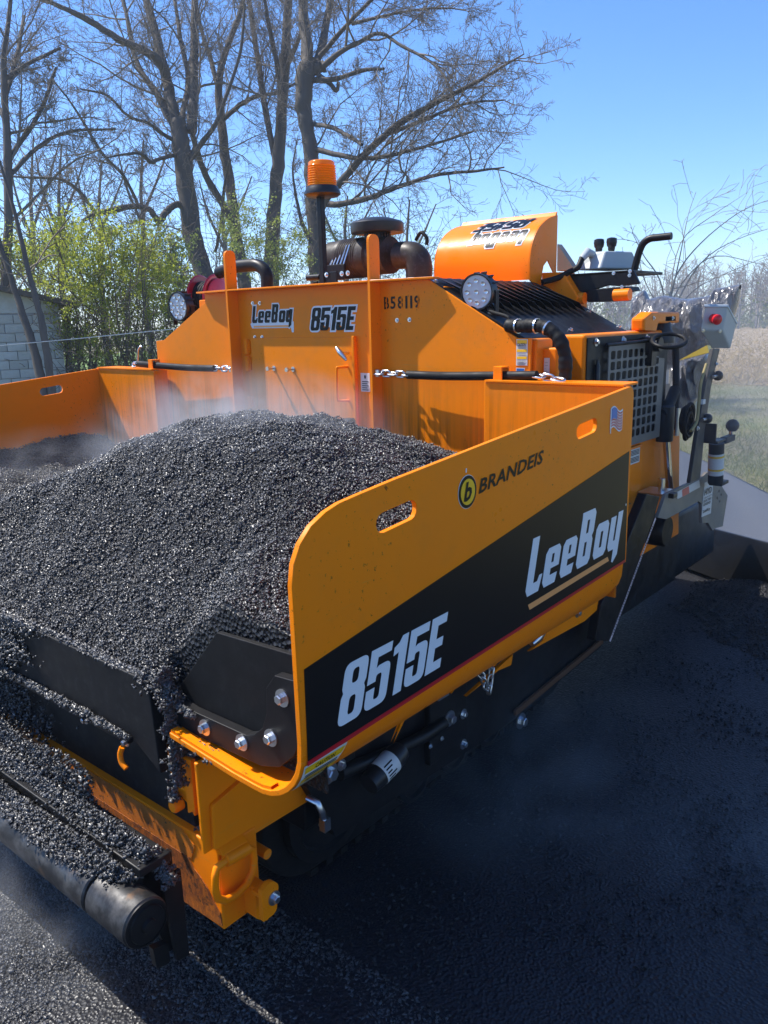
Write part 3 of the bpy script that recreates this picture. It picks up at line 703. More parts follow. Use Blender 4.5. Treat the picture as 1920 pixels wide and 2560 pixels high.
# far wood along the field
tb = Tubes(); LC = []
for i in range(300):
    px = nrs.uniform(880, 2300); d = nrs.uniform(95, 150); x, y = vp(px, d); h = nrs.uniform(3.5, 6.8)*(1+.2*(px > 1700)); b = np.array([x, y, -.1])
    if px < 1400: h *= .8
    nb = 13
    tb.add([b, b+(0, 0, h*.4), b+np.array([nrs.normal()*.3, nrs.normal()*.3, h])], [.14, .10, .03], 3)
    for j in range(nb):
        t = nrs.uniform(.2, 1); s = b+np.array([0, 0, h*t]); v = rand_unit(1)[0]; v[2] = abs(v[2])*.9+.35; e = s+v*h*nrs.uniform(.18, .36)*(1.25-t*.6)
        tb.add([s, (s+e)/2+nrs.normal(size=3)*.15, e], [.05, .04, .02], 3)
        for k in range(4):
            s2 = s+(e-s)*nrs.uniform(.3, 1); e2 = s2+rand_unit(1)[0]*h*.11+(0, 0, .3); tb.add([s2, (s2+e2)/2, e2], [.028, .022, .014], 3)
    for k in range(60): LC.append(b+np.array([nrs.normal()*2.2, nrs.normal()*2.2, abs(nrs.normal())*1.7]))
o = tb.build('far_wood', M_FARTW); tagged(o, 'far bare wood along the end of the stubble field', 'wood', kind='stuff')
LC = np.array(LC); du = rand_unit(len(LC)); dv = np.cross(du, rand_unit(len(LC))); o = quads_mesh('far_undergrowth', LC, du*.26, dv*.26, leafmat('hazy_leaf', (.10, .13, .04), (.14, .13, .07)))
tagged(o, 'low green undergrowth along the foot of the far wood', 'undergrowth', kind='stuff')

# ------------------------------------------------------------------ block shed at the left
shed = empty('block_shed'); D0 = 11.6
P0 = np.array(at(-150, 800, D0)); P1 = np.array(at(150, 800, D0+.9)); P0[2] = P1[2] = 0.0; ex = P1-P0; ex[2] = 0; Ls = np.linalg.norm(ex); ex /= Ls; en = np.cross(ex, (0, 0, 1.0)); 
if np.dot(en, FWD) > 0: en = -en
shed.location = (float(P1[0]), float(P1[1]), 0)
def S3(u, v, w_): return Vector(P1+ex*u+en*w_+np.array([0, 0, v]))   # u<=0 along the wall to the corner, w towards the viewer
ztop = float(at(150, 770, D0+.9)[2])
PI_ = Matrix.Translation(-shed.location)
def sh(o): o.parent = shed; o.matrix_parent_inverse = PI_; return o
b = MB(); b.hexa([S3(-Ls-.6, 0, -.2), S3(-.01, 0, -.2), S3(-.01, 0, -.03), S3(-Ls-.6, 0, -.03), S3(-Ls-.6, ztop+.25, -.2), S3(-.01, ztop, -.2), S3(-.01, ztop, -.03), S3(-Ls-.6, ztop+.25, -.03)])
b.hexa([S3(-.2, 0, -4), S3(-.01, 0, -4), S3(-.01, 0, -.2), S3(-.2, 0, -.2), S3(-.2, ztop, -4), S3(-.01, ztop, -4), S3(-.01, ztop, -.2), S3(-.2, ztop, -.2)])
sh(b.build('wall', M_MORT))
bh, bl = .135, .27; nrow = int(ztop/bh)
bm_cache = {}
for r_ in range(nrow):
    u = 0.0 if r_ % 2 == 0 else bl/2
    x = 0.0
    while x > -Ls-.4:
        l = bl if not (x == 0 and r_ % 2) else bl/2
        key = round(l, 2)
        if key not in bm_cache:
            bb = MB().box((-l/2, 0, 0), (l-.010, .07, bh-.009)); mm = bpy.data.meshes.new('block'); mm.from_pydata(bb.v, [], bb.f); mm.materials.append(M_BLOCK); bm_cache[key] = mm
        o = bpy.data.objects.new('block', bm_cache[key]); COL.objects.link(o); p = S3(x, bh*(r_+.5), -.03+rnd.uniform(0, .016))
        R3 = Matrix(((ex[0], -en[0], 0), (ex[1], -en[1], 0), (0, 0, 1)))
        o.matrix_world = Matrix.Translation(p) @ R3.to_4x4(); w_ = o.matrix_world.copy(); o.parent = shed; o.matrix_parent_inverse = PI_; x -= l
b = MB(); zt = nrow*bh
b.hexa([S3(-Ls-.6, zt+.02, .0), S3(-.0, zt+.02, .0), S3(0, zt+.02, -.02), S3(-Ls-.6, zt+.02, -.02), S3(-Ls-.6, ztop+.62, .0), S3(0, ztop+.06, .0), S3(0, ztop+.06, -.02), S3(-Ls-.6, ztop+.62, -.02)])
sh(b.build('gable_board', M_BLOCK))
b = MB(); b.hexa([S3(-Ls-.6, ztop+.58, .25), S3(.25, ztop+.0, .25), S3(.25, ztop+.0, -4.2), S3(-Ls-.6, ztop+.58, -4.2), S3(-Ls-.6, ztop+.66, .25), S3(.25, ztop+.07, .25), S3(.25, ztop+.07, -4.2), S3(-Ls-.6, ztop+.66, -4.2)])
sh(b.build('roof', M_ROOF))
tagged(shed, 'small white painted block shed with a sagging roof at the left edge', 'shed')
# thin wire crossing the background
o = MB().tube([at(-200, 868, 10.0), at(0, 864, 10.2), at(200, 846, 10.6), at(440, 822, 11.2), at(700, 800, 12.0)], .006, 6).build('wire', mat('wire_white', (.6, .6, .6), .5)); tagged(o, 'thin pale wire stretched across in front of the bushes', 'wire')
# ------------------------------------------------------------------ the paver
PV = empty('asphalt_paver', (0, 0, 0))
tagged(PV, 'orange asphalt paver with its front hopper heaped with hot mix', 'paver')
HW, WL = 1.55, 1.52
ztop_w = lambda y: 1.308+.0938*y
YB = 1.576

# ---- hopper wings: curled sheet with two hand slots
def wing(sx):
    side = [(0, .86), (WL, .86), (WL, ztop_w(WL), .035), (.30, ztop_w(.30)+.006), (.192, 1.331), (.133, 1.324), (.095, 1.314), (.053, 1.294), (.023, 1.266), (.004, 1.231), (-.003, 1.19)]
    holes = [slot2(.310, 1.262, .138, .043, math.atan(.094)), slot2(1.195, 1.348, .132, .042, math.atan(.094))]
    b = MB(); T = .013
    b.plate(fillet(side), holes, lambda u, v: (sx*(HW-T), u, v), lambda u, v: (sx*HW, u, v))
    arc = [(HW, .86)]
    for k in range(1, 9):
        a = k/8*math.radians(96); arc.append((1.408+.142*math.cos(a), .846-.142*math.sin(a)))
    arc += [(1.325, .707), (1.212, .717), (1.10, .727)]
    def off(p, d):
        o = []
        for i in range(len(p)):
            a_, c_ = Vector(p[max(0, i-1)]), Vector(p[min(len(p)-1, i+1)]); t = (c_-a_).normalized(); o.append((p[i][0]-t.y*-d*-1, p[i][1]+t.x*-d*-1) if False else (p[i][0]+t.y*d, p[i][1]-t.x*d))
        return o
    inner = off(arc, T); n = len(arc)
    vs = [(sx*p[0], y, p[1]) for y in (0, WL-.02) for p in arc]+[(sx*p[0], y, p[1]) for y in (0, WL-.02) for p in inner]
    fs = []
    for i in range(n-1):
        fs += [(i, i+1, n+i+1, n+i), (2*n+i, 3*n+i, 3*n+i+1, 2*n+i+1), (i, 2*n+i, 2*n+i+1, i+1), (n+i, n+i+1, 3*n+i+1, 3*n+i)]
    b.add(vs, fs)
    W = b.build('hopper_wing', M_OR, PV, 30, .0022)
    # thick wear strip welded inside the curl at the front
    st = [p for p in off(arc, T)[6:]]; st2 = off(st, .007)
    q = MB(); m_ = len(st)
    q.add([(sx*p[0], y, p[1]) for y in (.004, .024) for p in st]+[(sx*p[0], y, p[1]) for y in (.004, .024) for p in st2],
          [f for i in range(m_-1) for f in ((i, i+1, 2*m_+i+1, 2*m_+i), (m_+i, 3*m_+i, 3*m_+i+1, m_+i+1), (2*m_+i, 2*m_+i+1, 3*m_+i+1, 3*m_+i))])
    q.build('wear_strip', M_OR, W)
    # rear gusset, its return and top flange
    g = MB(); gx = 1.009; zg = ztop_w(WL)
    g.py([(sx*gx, .74), (sx*(HW-T-.001), .74), (sx*(HW-T-.001), zg-.004), (sx*gx, zg-.004)], 1.478, .010)
    g.box((sx*(gx+.005), 1.525, (.74+zg-.004)/2), (.010, .075, zg-.004-.74))
    g.build('wing_gusset', M_ORD, W, None, .004)
    fl = MB(); fl.pz(fillet([(sx*gx, 1.472, .01), (sx*(HW-T-.002), 1.472), (sx*(HW-T-.002), 1.60, .02), (sx*(gx+.02), 1.56, .01)]), zg+.004, .007, [[(sx*(1.33+.02*math.cos(a)), 1.53+.008*math.sin(a)) for a in np.linspace(0, 2*PI, 10, endpoint=False)]])
    fl.build('wing_top_flange', M_OR, W, None, .003)
    kp = MB(); kx = sx*1.055
    kp.box((kx-.0, 1.496, zg+.020), (.036, .006, .05)); kp.box((kx, 1.540, zg+.020), (.036, .006, .05)); kp.box((kx, 1.518, zg+.047), (.036, .050, .006))
    kp.build('strap_keeper', M_OR, W, None, .002)
    return W
WR = wing(1); WL_ = wing(-1)
pl = lambda d: (lambda u, v, h=0: (HW+d+h, u, v))   # on the outer face of the right wing
def deck(name, pts, m, parent, d=.0, X=HW, t=.0008):
    return MB().plate(pts, [], lambda u, v: (X+d, u, v), lambda u, v: (X+d+t, u, v)).build(name, m, parent)
E2 = .0006
deck('decal_band', [(.016, 1.017), (1.502, 1.239), (1.510, .872), (.014, .822)], M_DEC, WR, E2)
deck('decal_stripe', [(.013, .821), (1.510, .871), (1.5105, .862), (.0125, .811)], M_RED, WR, E2)
# lettering on the band
word('lettering', [GL[c] for c in '8515E'], .128, .098, .856, .27, pl(E2+.001), M_WHT, WR, tilt=.022, width=1.0)
word('lettering', [LB['L'], LB['e'], LB['e'], LB['B'], LB['o'], LB['y']], 1.0, .848, .924, .26, pl(E2+.001), M_WHT, WR, tilt=.014, width=1.02)
deck('lettering_underline', [(.868, .899), (1.369, .915), (1.380, .899), (.877, .882)], M_DOR, WR, E2+.001)
deck('registered_dot', [(1.494+.004*math.cos(a), 1.063+.004*math.sin(a)) for a in np.linspace(0, 2*PI, 8, endpoint=False)], M_WHT, WR, E2+.001)
def tilted(x0, z0, tilt, d): return lambda u, v, h=0: (HW+d+h, x0+u, z0+v+tilt*u)
font_obj('dealer_lettering', 'BRANDEIS', .06, tilted(.622, 1.254, .098, E2), M_DEC, WR, offset=.024, sh=.22, fit=(.316, .036))
ell = lambda cx, cy, rx, ry, n=28: [(cx+rx*math.cos(a), cy+ry*math.sin(a)) for a in np.linspace(0, 2*PI, n, endpoint=False)]
deck('dealer_badge', ell(.573, 1.269, .0385, .041), M_WHT, WR, E2)
deck('dealer_badge_ring', ell(.573, 1.269, .0370, .0395), M_DEC, WR, E2+.001)
deck('dealer_badge_disc', ell(.573, 1.269, .0295, .0315), M_YEL, WR, E2+.002)
font_obj('dealer_badge_letter', 'b', .06, tilted(.554, 1.246, .09, E2+.003), M_DEC, WR, offset=.03, sh=.25, fit=(.034, .046))
# flag sticker: white rim, canton, stripes, all on a wave
def wavy(u0, u1, v0, v1, n=14):
    f = lambda u: .008*math.sin((u-1.35)*70)-.006*(u-1.35)/.08
    return [(u0+(u1-u0)*k/n, v0+f(u0+(u1-u0)*k/n)) for k in range(n+1)]+[(u1+(u0-u1)*k/n, v1+f(u1+(u0-u1)*k/n)) for k in range(n+1)]
deck('flag_sticker', wavy(1.349, 1.437, 1.326, 1.391), M_WHT, WR, E2)
for k in range(7): deck('flag_stripe', wavy(1.354, 1.433, 1.331+k*.0084, 1.3352+k*.0084), M_RED, WR, E2+.001)
deck('flag_canton', wavy(1.354, 1.392, 1.354, 1.387), M_BLU, WR, E2+.002)
deck('flag_pole', [(1.349, 1.314), (1.354, 1.314), (1.354, 1.392), (1.349, 1.392)], M_WHT, WR, E2+.001)
# caution sticker wrapping the curl below the stripe
def curl(u, s, h=0):   # s = distance down round the curl from z .846
    r = .142+h; a = s/.142; return (1.408+r*math.cos(a), u, .846-r*math.sin(a))
def strip(name, u0, u1, s0, s1, m, h, parent, du0=0, du1=0):
    b = MB(); n = 6; vs = []
    for k in range(n+1):
        s = s0+(s1-s0)*k/n; vs += [curl(u0+du0*k/n, s, h), curl(u1+du1*k/n, s, h)]
    return b.add(vs, [(2*k, 2*k+1, 2*k+3, 2*k+2) for k in range(n)]).build(name, m, parent, 180)
strip('caution_sticker', .008, .135, .036, .118, M_LAB, .0012, WR, .0, -.03)
strip('caution_sticker_bar', .012, .130, .042, .060, M_YEL, .0018, WR, .002, -.008)
strip('caution_sticker_bar', .012, .116, .078, .094, M_YEL, .0018, WR, .002, -.006)
def capt(txt, u0, s0, wd, ht, h=.0026):
    v, f = font2d(txt, 1.0, .012, .1); xs = [q[0] for q in v]; ys = [q[1] for q in v]; a, c = min(xs), min(ys); kx = wd/(max(xs)-a); ky = ht/(max(ys)-c)
    MB().add([curl(u0+(q[0]-a)*kx, s0-(q[1]-c)*ky, h) for q in v], f).build('caution_lettering', M_DEC, WR)
capt('CAUTION', .042, .057, .058, .012); capt('PRECAUCION', .026, .092, .066, .011)
for k, s in enumerate((.066, .072, .099, .105, .111)): strip('caution_text_line', .018, .112-.008*(k > 1), s, s+.0025, M_DEC, .0024, WR)
deck('paint_chip', [(.566, 1.316), (.570, 1.316), (.571, 1.326), (.567, 1.326)], M_WHT, WR, E2)
# rubber deflector flap across the open front of the wing, with its bolted bracket
def front_flap(sx, W):
    r = MB(); r.py(fillet([(sx*1.035, .79), (sx*1.225, 1.000), (sx*1.52, 1.012), (sx*1.52, .80), (sx*1.40, .75), (sx*1.12, .745)]), .062, .014)
    r.build('rubber_flap', M_RUB, W, None, .002)
    br = [(1.520, .972), (1.440, .966, .01), (1.412, .93), (1.409, .872), (1.392, .832), (1.363, .807), (1.335, .796), (1.286, .796), (1.142, .795), (1.075, .806), (1.08, .738), (1.16, .735), (1.318, .737), (1.38, .738), (1.44, .757), (1.487, .800), (1.516, .86)]
    MB().py([(sx*a, c) for a, c, *_ in br], .036, .024).build('flap_bracket', M_BLK, W, None, .0015)
    for x, zz in ((1.192, .768), (1.322, .775), (1.419, .819), (1.462, .923)): bolt((sx*x, .036, zz), (0, -1, 0), .0195, W)
front_flap(1, WR); front_flap(-1, WL_)

# ---- front apron and skirt between the wings
APX = [(-1.04, .672), (.935, .669), (1.047, .612), (1.030, .848), (-1.03, .858)]
AP = MB().py(APX, .0, .028).build('front_apron', M_SKIRT, PV, None, .003)
MB().box((-.04, -.008, .668), (1.96, .016, .016)).build('apron_hinge_bar', M_BLK, AP, None, .003)
for x in (-.6, -.2, .2, .735, .925): bolt((x, -.012, .662), (0, -1, -.15), .014, AP)
for x in (.2, .915):
    tube_obj('apron_hook', [(x-.010, -.012, .640), (x-.016, -.016, .620), (x-.010, -.018, .600), (x+.006, -.016, .588)], .0075, M_OR, AP, 8)
SK = MB(); SK.py([(-1.09, .440), (1.088, .434), (1.075, .66), (-1.075, .66)], .058, .012); SK.build('skirt_plate', M_SKIRT, PV, None, .002)

# ---- front beam, lashing ring and tow lug
BY, BX = .037, 1.20  # beam parts moved along the line of sight; numbers reworked from image pixels
BM = MB(); BM.hexa([(-BX, BY, .224), (BX, BY, .224), (BX, BY+.12, .224), (-BX, BY+.12, .224), (-BX, BY, .452), (BX, BY, .452), (BX, BY+.12, .448), (-BX, BY+.12, .448)])
BEAM = BM.build('front_beam', M_OR, PV, None, .004)
MB().py([(-1.19, .375), (1.08, .375), (1.10, .352), (1.125, .338), (1.150, .318), (1.172, .290), (1.192, .272), (1.1965, .236), (1.10, .229), (-1.19, .229)], BY-.0030, .0024).build('scraped_patch', M_RUST, BEAM)
MB().py([(-1.19, .448), (1.06, .448), (1.11, .42), (1.09, .3765), (-1.19, .3765)], BY-.0022, .0018).build('spattered_patch', M_SPAT, BEAM)
for sx in (1, -1):
    X = sx*BX
    sp = MB(); sp.px(fillet([(.001, .455), (.115, .4535), (.116, .425), (.42, .418), (.455, .425), (.44, .60), (.36, .695), (.001, .692)]), X-.004*sx, .012*sx); sp.build('beam_side_plate', M_OR, BEAM, None, .003)
    rb = MB(); rb.px(fillet([(.022, .460), (.30, .455), (.42, .56), (.30, .66), (.123, .60, .02), (.026, .576, .008)]), X+.009*sx, .013*sx); rb.build('stiffener_plate', M_OR, BEAM, None, .003)
    lugp = [(.985, .655), (1.075, .640), (1.110, .60), (1.110, .525), (1.097, .488), (1.075, .515), (1.035, .53), (1.010, .58)]
    hole = [[(1.055+.013*math.cos(a), .568+.017*math.sin(a)) for a in np.linspace(0, 2*PI, 12, endpoint=False)]]
    b = MB(); b.py([(sx*a, c) for a, c in lugp], .050, .016, [[(sx*a, c) for a, c in h] for h in hole]); b.build('wing_hinge_lug', M_OR, BEAM, None, .003)
    b = MB(); b.py([(sx*1.095, .505), (sx*1.125, .525), (sx*1.125, .66), (sx*1.095, .66)], .034, .014); b.build('hinge_strip', M_OR, BEAM, None, .003)
    MB().lathe((sx*1.045, .050, .508), (0, -1, 0), [(0, 0), (.018, 0), (.018, .022), (.014, .027), (0, .027)], 14).build('hinge_pin', M_OR, BEAM, 40)
    # D ring and its clamp
    dx = X+.013*sx
    ringp = [(.012, .424), (.006, .405), (.004, .370), (.010, .343), (.032, .325), (.064, .320), (.098, .328), (.120, .352), (.126, .385), (.122, .412), (.106, .424), (.05, .430)]
    MB().tube([(dx+.010*sx, a, c) for a, c in ringp], .0095, 10, close=True).build('lashing_ring', M_OR, BEAM, 180)
    cl = MB(); cl.tube([(dx+.010*sx, .040, .430), (dx+.010*sx, .108, .425)], .0165, 14); cl.hexa([(X, .034, .440), (dx+.010*sx, .034, .444), (dx+.010*sx, .110, .440), (X, .110, .436), (X, .034, .462), (dx+.010*sx, .034, .4475), (dx+.010*sx, .110, .443), (X, .110, .460)])
    cl.build('ring_clamp', M_OR, BEAM, 40, .001)
    lg = MB(); lg.px(fillet([(.104, .236), (.140, .205, .01), (.152, .24), (.150, .30), (.138, .32, .01), (.104, .326)]), X+.045*sx, .045*sx); lg.build('tow_lug', M_OR, BEAM, None, .004)
    lp_ = MB(); lp_.px(fillet([(.080, .272), (.122, .272, .02), (.134, .345, .02), (.112, .368, .02), (.080, .355, .006)]), X+.100*sx, .014*sx); LG = lp_.build('tow_lug_plate', M_OR, BEAM, None, .004)
    MB().box((X+.066*sx, .118, .318), (.05, .045, .012)).build('tow_lug_web', M_OR, BEAM, None, .003)
    bolt((X+.101*sx, .115, .318), (sx, 0, 0), .018, LG)
    tube_obj('beam_peg', [(X-.07*sx, .195, .342), (X-.008*sx, .195, .342)], .014, M_OR, BEAM, 12, 0)

# ---- push roller bar
RB = MB(); RB.box((0, -.070, .425), (2.2, .085, .022)); RB.box((0, -.085, .395), (2.16, .028, .05))
ROLL_B = RB.build('push_roller_bar', M_BLK, PV, None, .003)
RY, RZ, RR = -.140, .337, .059
for x0, x1 in ((-1.15, -.985), (-.975, .0), (.01, .975), (.985, 1.15)):
    MB().lathe((x0, RY, RZ), (1, 0, 0), [(0, 0), (RR-.004, 0), (RR, .004), (RR, x1-x0-.004), (RR-.004, x1-x0), (0, x1-x0)], 40).build('roller', M_STEEL, ROLL_B, 40)
for sx in (1, -1):
    c = MB(); c.lathe((sx*1.15, RY, RZ), (sx, 0, 0), [(.056, .0), (.056, .004), (.051, .005), (.052, -.004+.006), (.046, .003), (.044, .008), (.018, .010), (.016, .020), (.006, .021), (0, .021)], 32)
    c.build('roller_end_cap', M_BLK, ROLL_B, 30)
    a = MB(); a.px(fillet([(-.115, .40), (-.035, .425), (-.012, .42), (-.012, .16, .01), (-.045, .15, .01), (-.07, .23), (-.13, .29, .02), (-.155, .335, .02)]), sx*1.08, .014*sx)
    a.build('roller_arm', M_BLK, ROLL_B, None, .003)
    MB().px([(-.070, .385), (-.016, .392), (-.014, .142), (-.050, .150)], sx*1.12, .012*sx).build('arm_plate', M_BLK, ROLL_B, None, .003)
    MB().px(fillet([(-.10, .21), (-.06, .20), (-.055, .14, .01), (-.095, .15, .01)]), sx*1.10, .02*sx).build('arm_clip', M_BLK, ROLL_B, None, .002)

# ---- bulkhead
BH = MB(); BH.py([(-1.105, .70), (1.14, .70), (1.14, 1.597), (1.085, 1.597), (.672, 1.828), (-.672, 1.822), (-.672, 1.775), (-1.035, 1.597), (-1.105, 1.592)], YB, .010)
BULK = BH.build('bulkhead', M_ORD, PV, None, .002)
for sx in (1, -1):
    fn = MB(); x = -.437 if sx < 0 else .437
    fn.px(fillet([(1.515, .70), (1.578, .70), (1.578, 2.0, .03), (1.515, 2.0, .03)]), x+.012, .012); fn.build('bulkhead_fin', M_OR, BULK, None, .002)
fl = MB(); fl.pz([(-.70, 1.548), (-.4375, 1.514), (-.4375, 1.59), (-.70, 1.59)], 1.826, .008); fl.pz([(-.4245, 1.514), (.4365, 1.514), (.4365, 1.59), (-.4245, 1.59)], 1.826, .008); fl.pz([(.4495, 1.514), (.735, 1.548), (.735, 1.59), (.4495, 1.59)], 1.826, .008)
fl.build('bulkhead_flange', M_OR, BULK, None, .002)
dr = MB(); dr.py([(-.345, .80), (.300, .80), (.300, 1.605), (-.345, 1.605)], YB-.006, .0055); DOOR = dr.build('access_door', M_ORD, BULK, None, .003)
dr = MB(); dr.box((.310, YB-.010, 1.36), (.014, .02, .50)); dr.build('door_stop', M_ORD, BULK, None, .003)
for zz in (1.566, 1.486, 1.30, 1.215):
    MB().lathe((-.372, YB-.010, zz-.034), (0, 0, 1), [(0, 0), (.012, 0), (.012, .068), (0, .068)], 12).build('door_hinge', M_OR, BULK, 40)
    MB().box((-.372, YB-.004, zz), (.036, .008, .06)).build('hinge_leaf', M_OR, BULK)
for x, zz in ((-.321, 1.761), (-.272, 1.760), (-.319, 1.608), (-.269, 1.608), (.535, 1.669), (.598, 1.670)): bolt((x, YB-.0005, zz), (0, -1, 0), .009, BULK)
for x, zz in ((-.193, 1.468), (-.067, 1.466)):
    o = MB().lathe((x, YB-.006, zz), (0, -1, 0), [(0, 0), (.012, 0), (.012, .003), (.0045, .003), (.0045, .035), (.010, .035), (.010, .044), (0, .044)], 10).build('door_stud', M_ZN, DOOR, 40)
tube_obj('door_handle', [(.268, YB-.008, 1.483), (.250, YB-.045, 1.481), (.243, YB-.05, 1.470), (.240, YB-.05, 1.355), (.245, YB-.045, 1.342), (.268, YB-.008, 1.340)], .0055, M_OR, DOOR, 8, 4)
b = MB(); b.tube([(.275, YB-.01, 1.54), (.275, YB-.05, 1.54)], .006, 8); b.tube([(.245, YB-.05, 1.565), (.268, YB-.055, 1.545), (.282, YB-.055, 1.535), (.300, YB-.05, 1.512)], [.006, .011, .011, .006], 8); b.build('wing_nut', M_ZN, DOOR, 60)
b = MB(); b.box((.285, YB-.03, 1.25), (.05, .05, .035)); b.box((.262, YB-.05, 1.245), (.05, .012, .025)); b.box((.298, YB-.02, 1.20), (.03, .03, .09)); b.build('door_latch', M_BLK, DOOR, None, .006)
py_ = lambda d: (lambda u, v, h=0: (u, YB-d-h, v))
def fdeck(name, pts, m, d, parent=BULK): return MB().plate(pts, [], lambda u, v: (u, YB-d, v), lambda u, v: (u, YB-d-.0008, v)).build(name, m, parent)
LBW = [LB['L'], LB['e'], LB['e'], LB['B'], LB['o'], LB['y']]
s_ = .485
word('lettering_outline', LBW, s_, -.332, 1.672, .22, py_(.0005), M_WHT, BULK, outline=.006, width=.93)
fdeck('lettering_outline_band', [(-.334, 1.648), (-.073, 1.648), (-.069, 1.628), (-.057, 1.628), (-.055, 1.675), (-.334, 1.675), (-.345, 1.668)], M_WHT, .0004)
word('lettering', LBW, s_, -.332, 1.672, .22, py_(.0020), M_DEC, BULK, width=.93)
fdeck('lettering_underline', [(-.322, 1.660), (-.090, 1.660), (-.087, 1.652), (-.319, 1.652)], M_DOR, .0022)
G85 = [GL[c] for c in '8515E']
word('lettering_outline', G85, .096, .048, 1.634, .24, py_(.0005), M_WHT, BULK, outline=.0075, width=.93)
word('lettering', G85, .096, .048, 1.634, .24, py_(.0020), M_DEC, BULK, width=.93)
# stencilled number: bridges left in the strokes
def stencil(txt, x, zb, hgt, wd):
    v, f = font2d(txt, 1.0, .02); xs = [q[0] for q in v]; ys = [q[1] for q in v]; kx = wd/(max(xs)-min(xs)); ky = hgt/(max(ys)-min(ys))
    MB().add([(x+(q[0]-min(xs))*kx, YB-.0012, zb+(q[1]-min(ys))*ky) for q in v], f).build('stencil_digit', M_DEC, BULK)
for ch, x in zip('B58119', (.470, .503, .540, .579, .603, .623)): stencil(ch, x, 1.713, .048, .026 if ch != '1' else .010)
for x in (.476, .553, .636): fdeck('stencil_bridge', [(x+.005, 1.711), (x+.0085, 1.711), (x+.0085, 1.763), (x+.005, 1.763)], M_ORD, .0016)
fdeck('fuel_sticker', [(.334, 1.381), (.384, 1.381), (.383, 1.458), (.333, 1.458)], M_LAB, .0006)
fdeck('sticker_drop', ell(.358, 1.442, .0045, .008, 12), M_DEC, .0016)
for k in range(5): fdeck('sticker_line', [(.341, 1.424-k*.0085), (.376-.006*(k % 2), 1.424-k*.0085), (.376-.006*(k % 2), 1.4205-k*.0085), (.341, 1.4205-k*.0085)], M_DEC, .0016)
# ---- retaining straps: chain, rubber sleeve, chain
for sx in (1, -1):
    if sx > 0: A, B1, B2, C = Vector((.452, 1.535, 1.462)), Vector((.62, 1.53, 1.460)), Vector((1.20, 1.515, 1.472)), Vector((1.30, 1.515, 1.458))
    else: A, B1, B2, C = Vector((-.44, 1.530, 1.462)), Vector((-.575, 1.53, 1.462)), Vector((-1.20, 1.515, 1.476)), Vector((-1.25, 1.52, 1.470))
    STR = tube_obj('strap_sleeve', [B1, B1.lerp(B2, .3)-Vector((0, 0, .004)), B1.lerp(B2, .6)-Vector((0, 0, .003)), B2], .0165, M_RUB, PV, 10)
    chain([A, B1+(B2-B1)*.03], .030, STR); chain([B2-(B2-B1)*.02, C], .030, STR)
    lug = MB(); lug.box((A.x+.01*sx, A.y, A.z), (.022, .016, .03)); lug.build('strap_anchor', M_ZN, STR, None, .003)

tube_obj('latch_rod', [on_y(344, 908, 1.56), on_y(345, 880, 1.56), on_y(349, 868, 1.56), on_y(354, 866, 1.565)], .005, M_ZN, PV, 8)
# ---- engine deck
dk = MB(); dk.pz([(-.672, 1.587), (.672, 1.587), (.672, 2.75), (-.672, 2.75)], 1.812, .012); dk.box((0, 2.2, 1.35), (1.5, 1.2, .88)); dk.build('engine_cover', M_OR, PV, None, .005)
# beacon
bx, by = .058, 1.66
zb = lambda py: on_y(805, py, by).z
BC = MB(); BC.box((bx, by, (1.78+zb(488))/2), (.026, .026, zb(488)-1.78)); BEACON = BC.build('beacon_post', M_BLK, PV, None, .003)
c0 = on_y(806, 478, by)
MB().lathe((c0.x, by, zb(492)), (0, 0, 1), [(0, 0), (.066, .0), (.078, .008), (.078, .016), (.068, .034), (.066, .040), (0, .040)], 36).build('beacon_base', M_PLASTIC, BEACON, 40)
zl = zb(469); prof = [(.060, 0), (.0625, .004)]
for k in range(9): prof += [(.0635-.0005*k, .008+k*.0095), (.0595-.0005*k, .0125+k*.0095)]
MB().lathe((c0.x, by, zl), (0, 0, 1), prof+[(.056, .098), (.050, .104), (0, .106)], 36).build('beacon_lens', M_AMB, BEACON, 50)
MB().lathe((c0.x, by, zl), (0, 0, 1), [(.030, 0), (.034, .05), (.030, .09), (0, .09)], 18).build('beacon_reflector', mat('amber_core', (.95, .32, .01), .3), BEACON, 50)
bk = MB(); bk.box((bx+.03, by-.0, 1.845), (.10, .012, .07)); bk.box((bx+.07, by+.02, 1.86), (.03, .05, .03)); bk.tube([(bx-.10, by, 1.862), (bx-.02, by, 1.862)], .013, 10); bk.build('beacon_bracket', M_BLK, BEACON, None, .002)
for dx in (.03, .12, .155): bolt((bx+dx, by-.012, 1.868), (0, -1, 0), .011, BEACON)
tube_obj('beacon_cable', [(bx-.02, by-.02, 1.84), (bx-.045, by-.02, 1.835), (bx-.05, by-.02, 1.80), (bx-.03, by-.01, 1.78)], .005, M_RUB, BEACON, 8)
# air cleaner
ay = 2.02
AC = MB(); pc = on_y(900, 645, ay); pe = on_y(1040, 640, ay); pw = on_y(828, 640, ay)
R_ = .092
AC.lathe((pw.x, ay, pc.z), (1, 0, 0), [(0, 0), (R_*.8, .0), (R_*.94, .012), (R_*.94, .085), (R_, .088), (R_, .10)]+[q for k in range(9) for q in ((R_, .105+k*.014), (R_*.965, .112+k*.014))]+[(R_, .24), (R_, .275), (R_*.9, .28), (R_*.9, .38), (0, .39)], 32)
AIR = AC.build('air_cleaner', M_DUSTP, PV, 30)
pcp = on_y(943, 565, ay)
MB().lathe((pcp.x, ay, pcp.z-.032), (0, 0, 1), [(.05, -.10), (.052, .0), (.112, .004), (.122, .0), (.124, .006), (.124, .042), (.115, .050), (.06, .066), (0, .070)], 40).build('rain_cap', M_PLASTIC, AIR, 40)
b = MB()
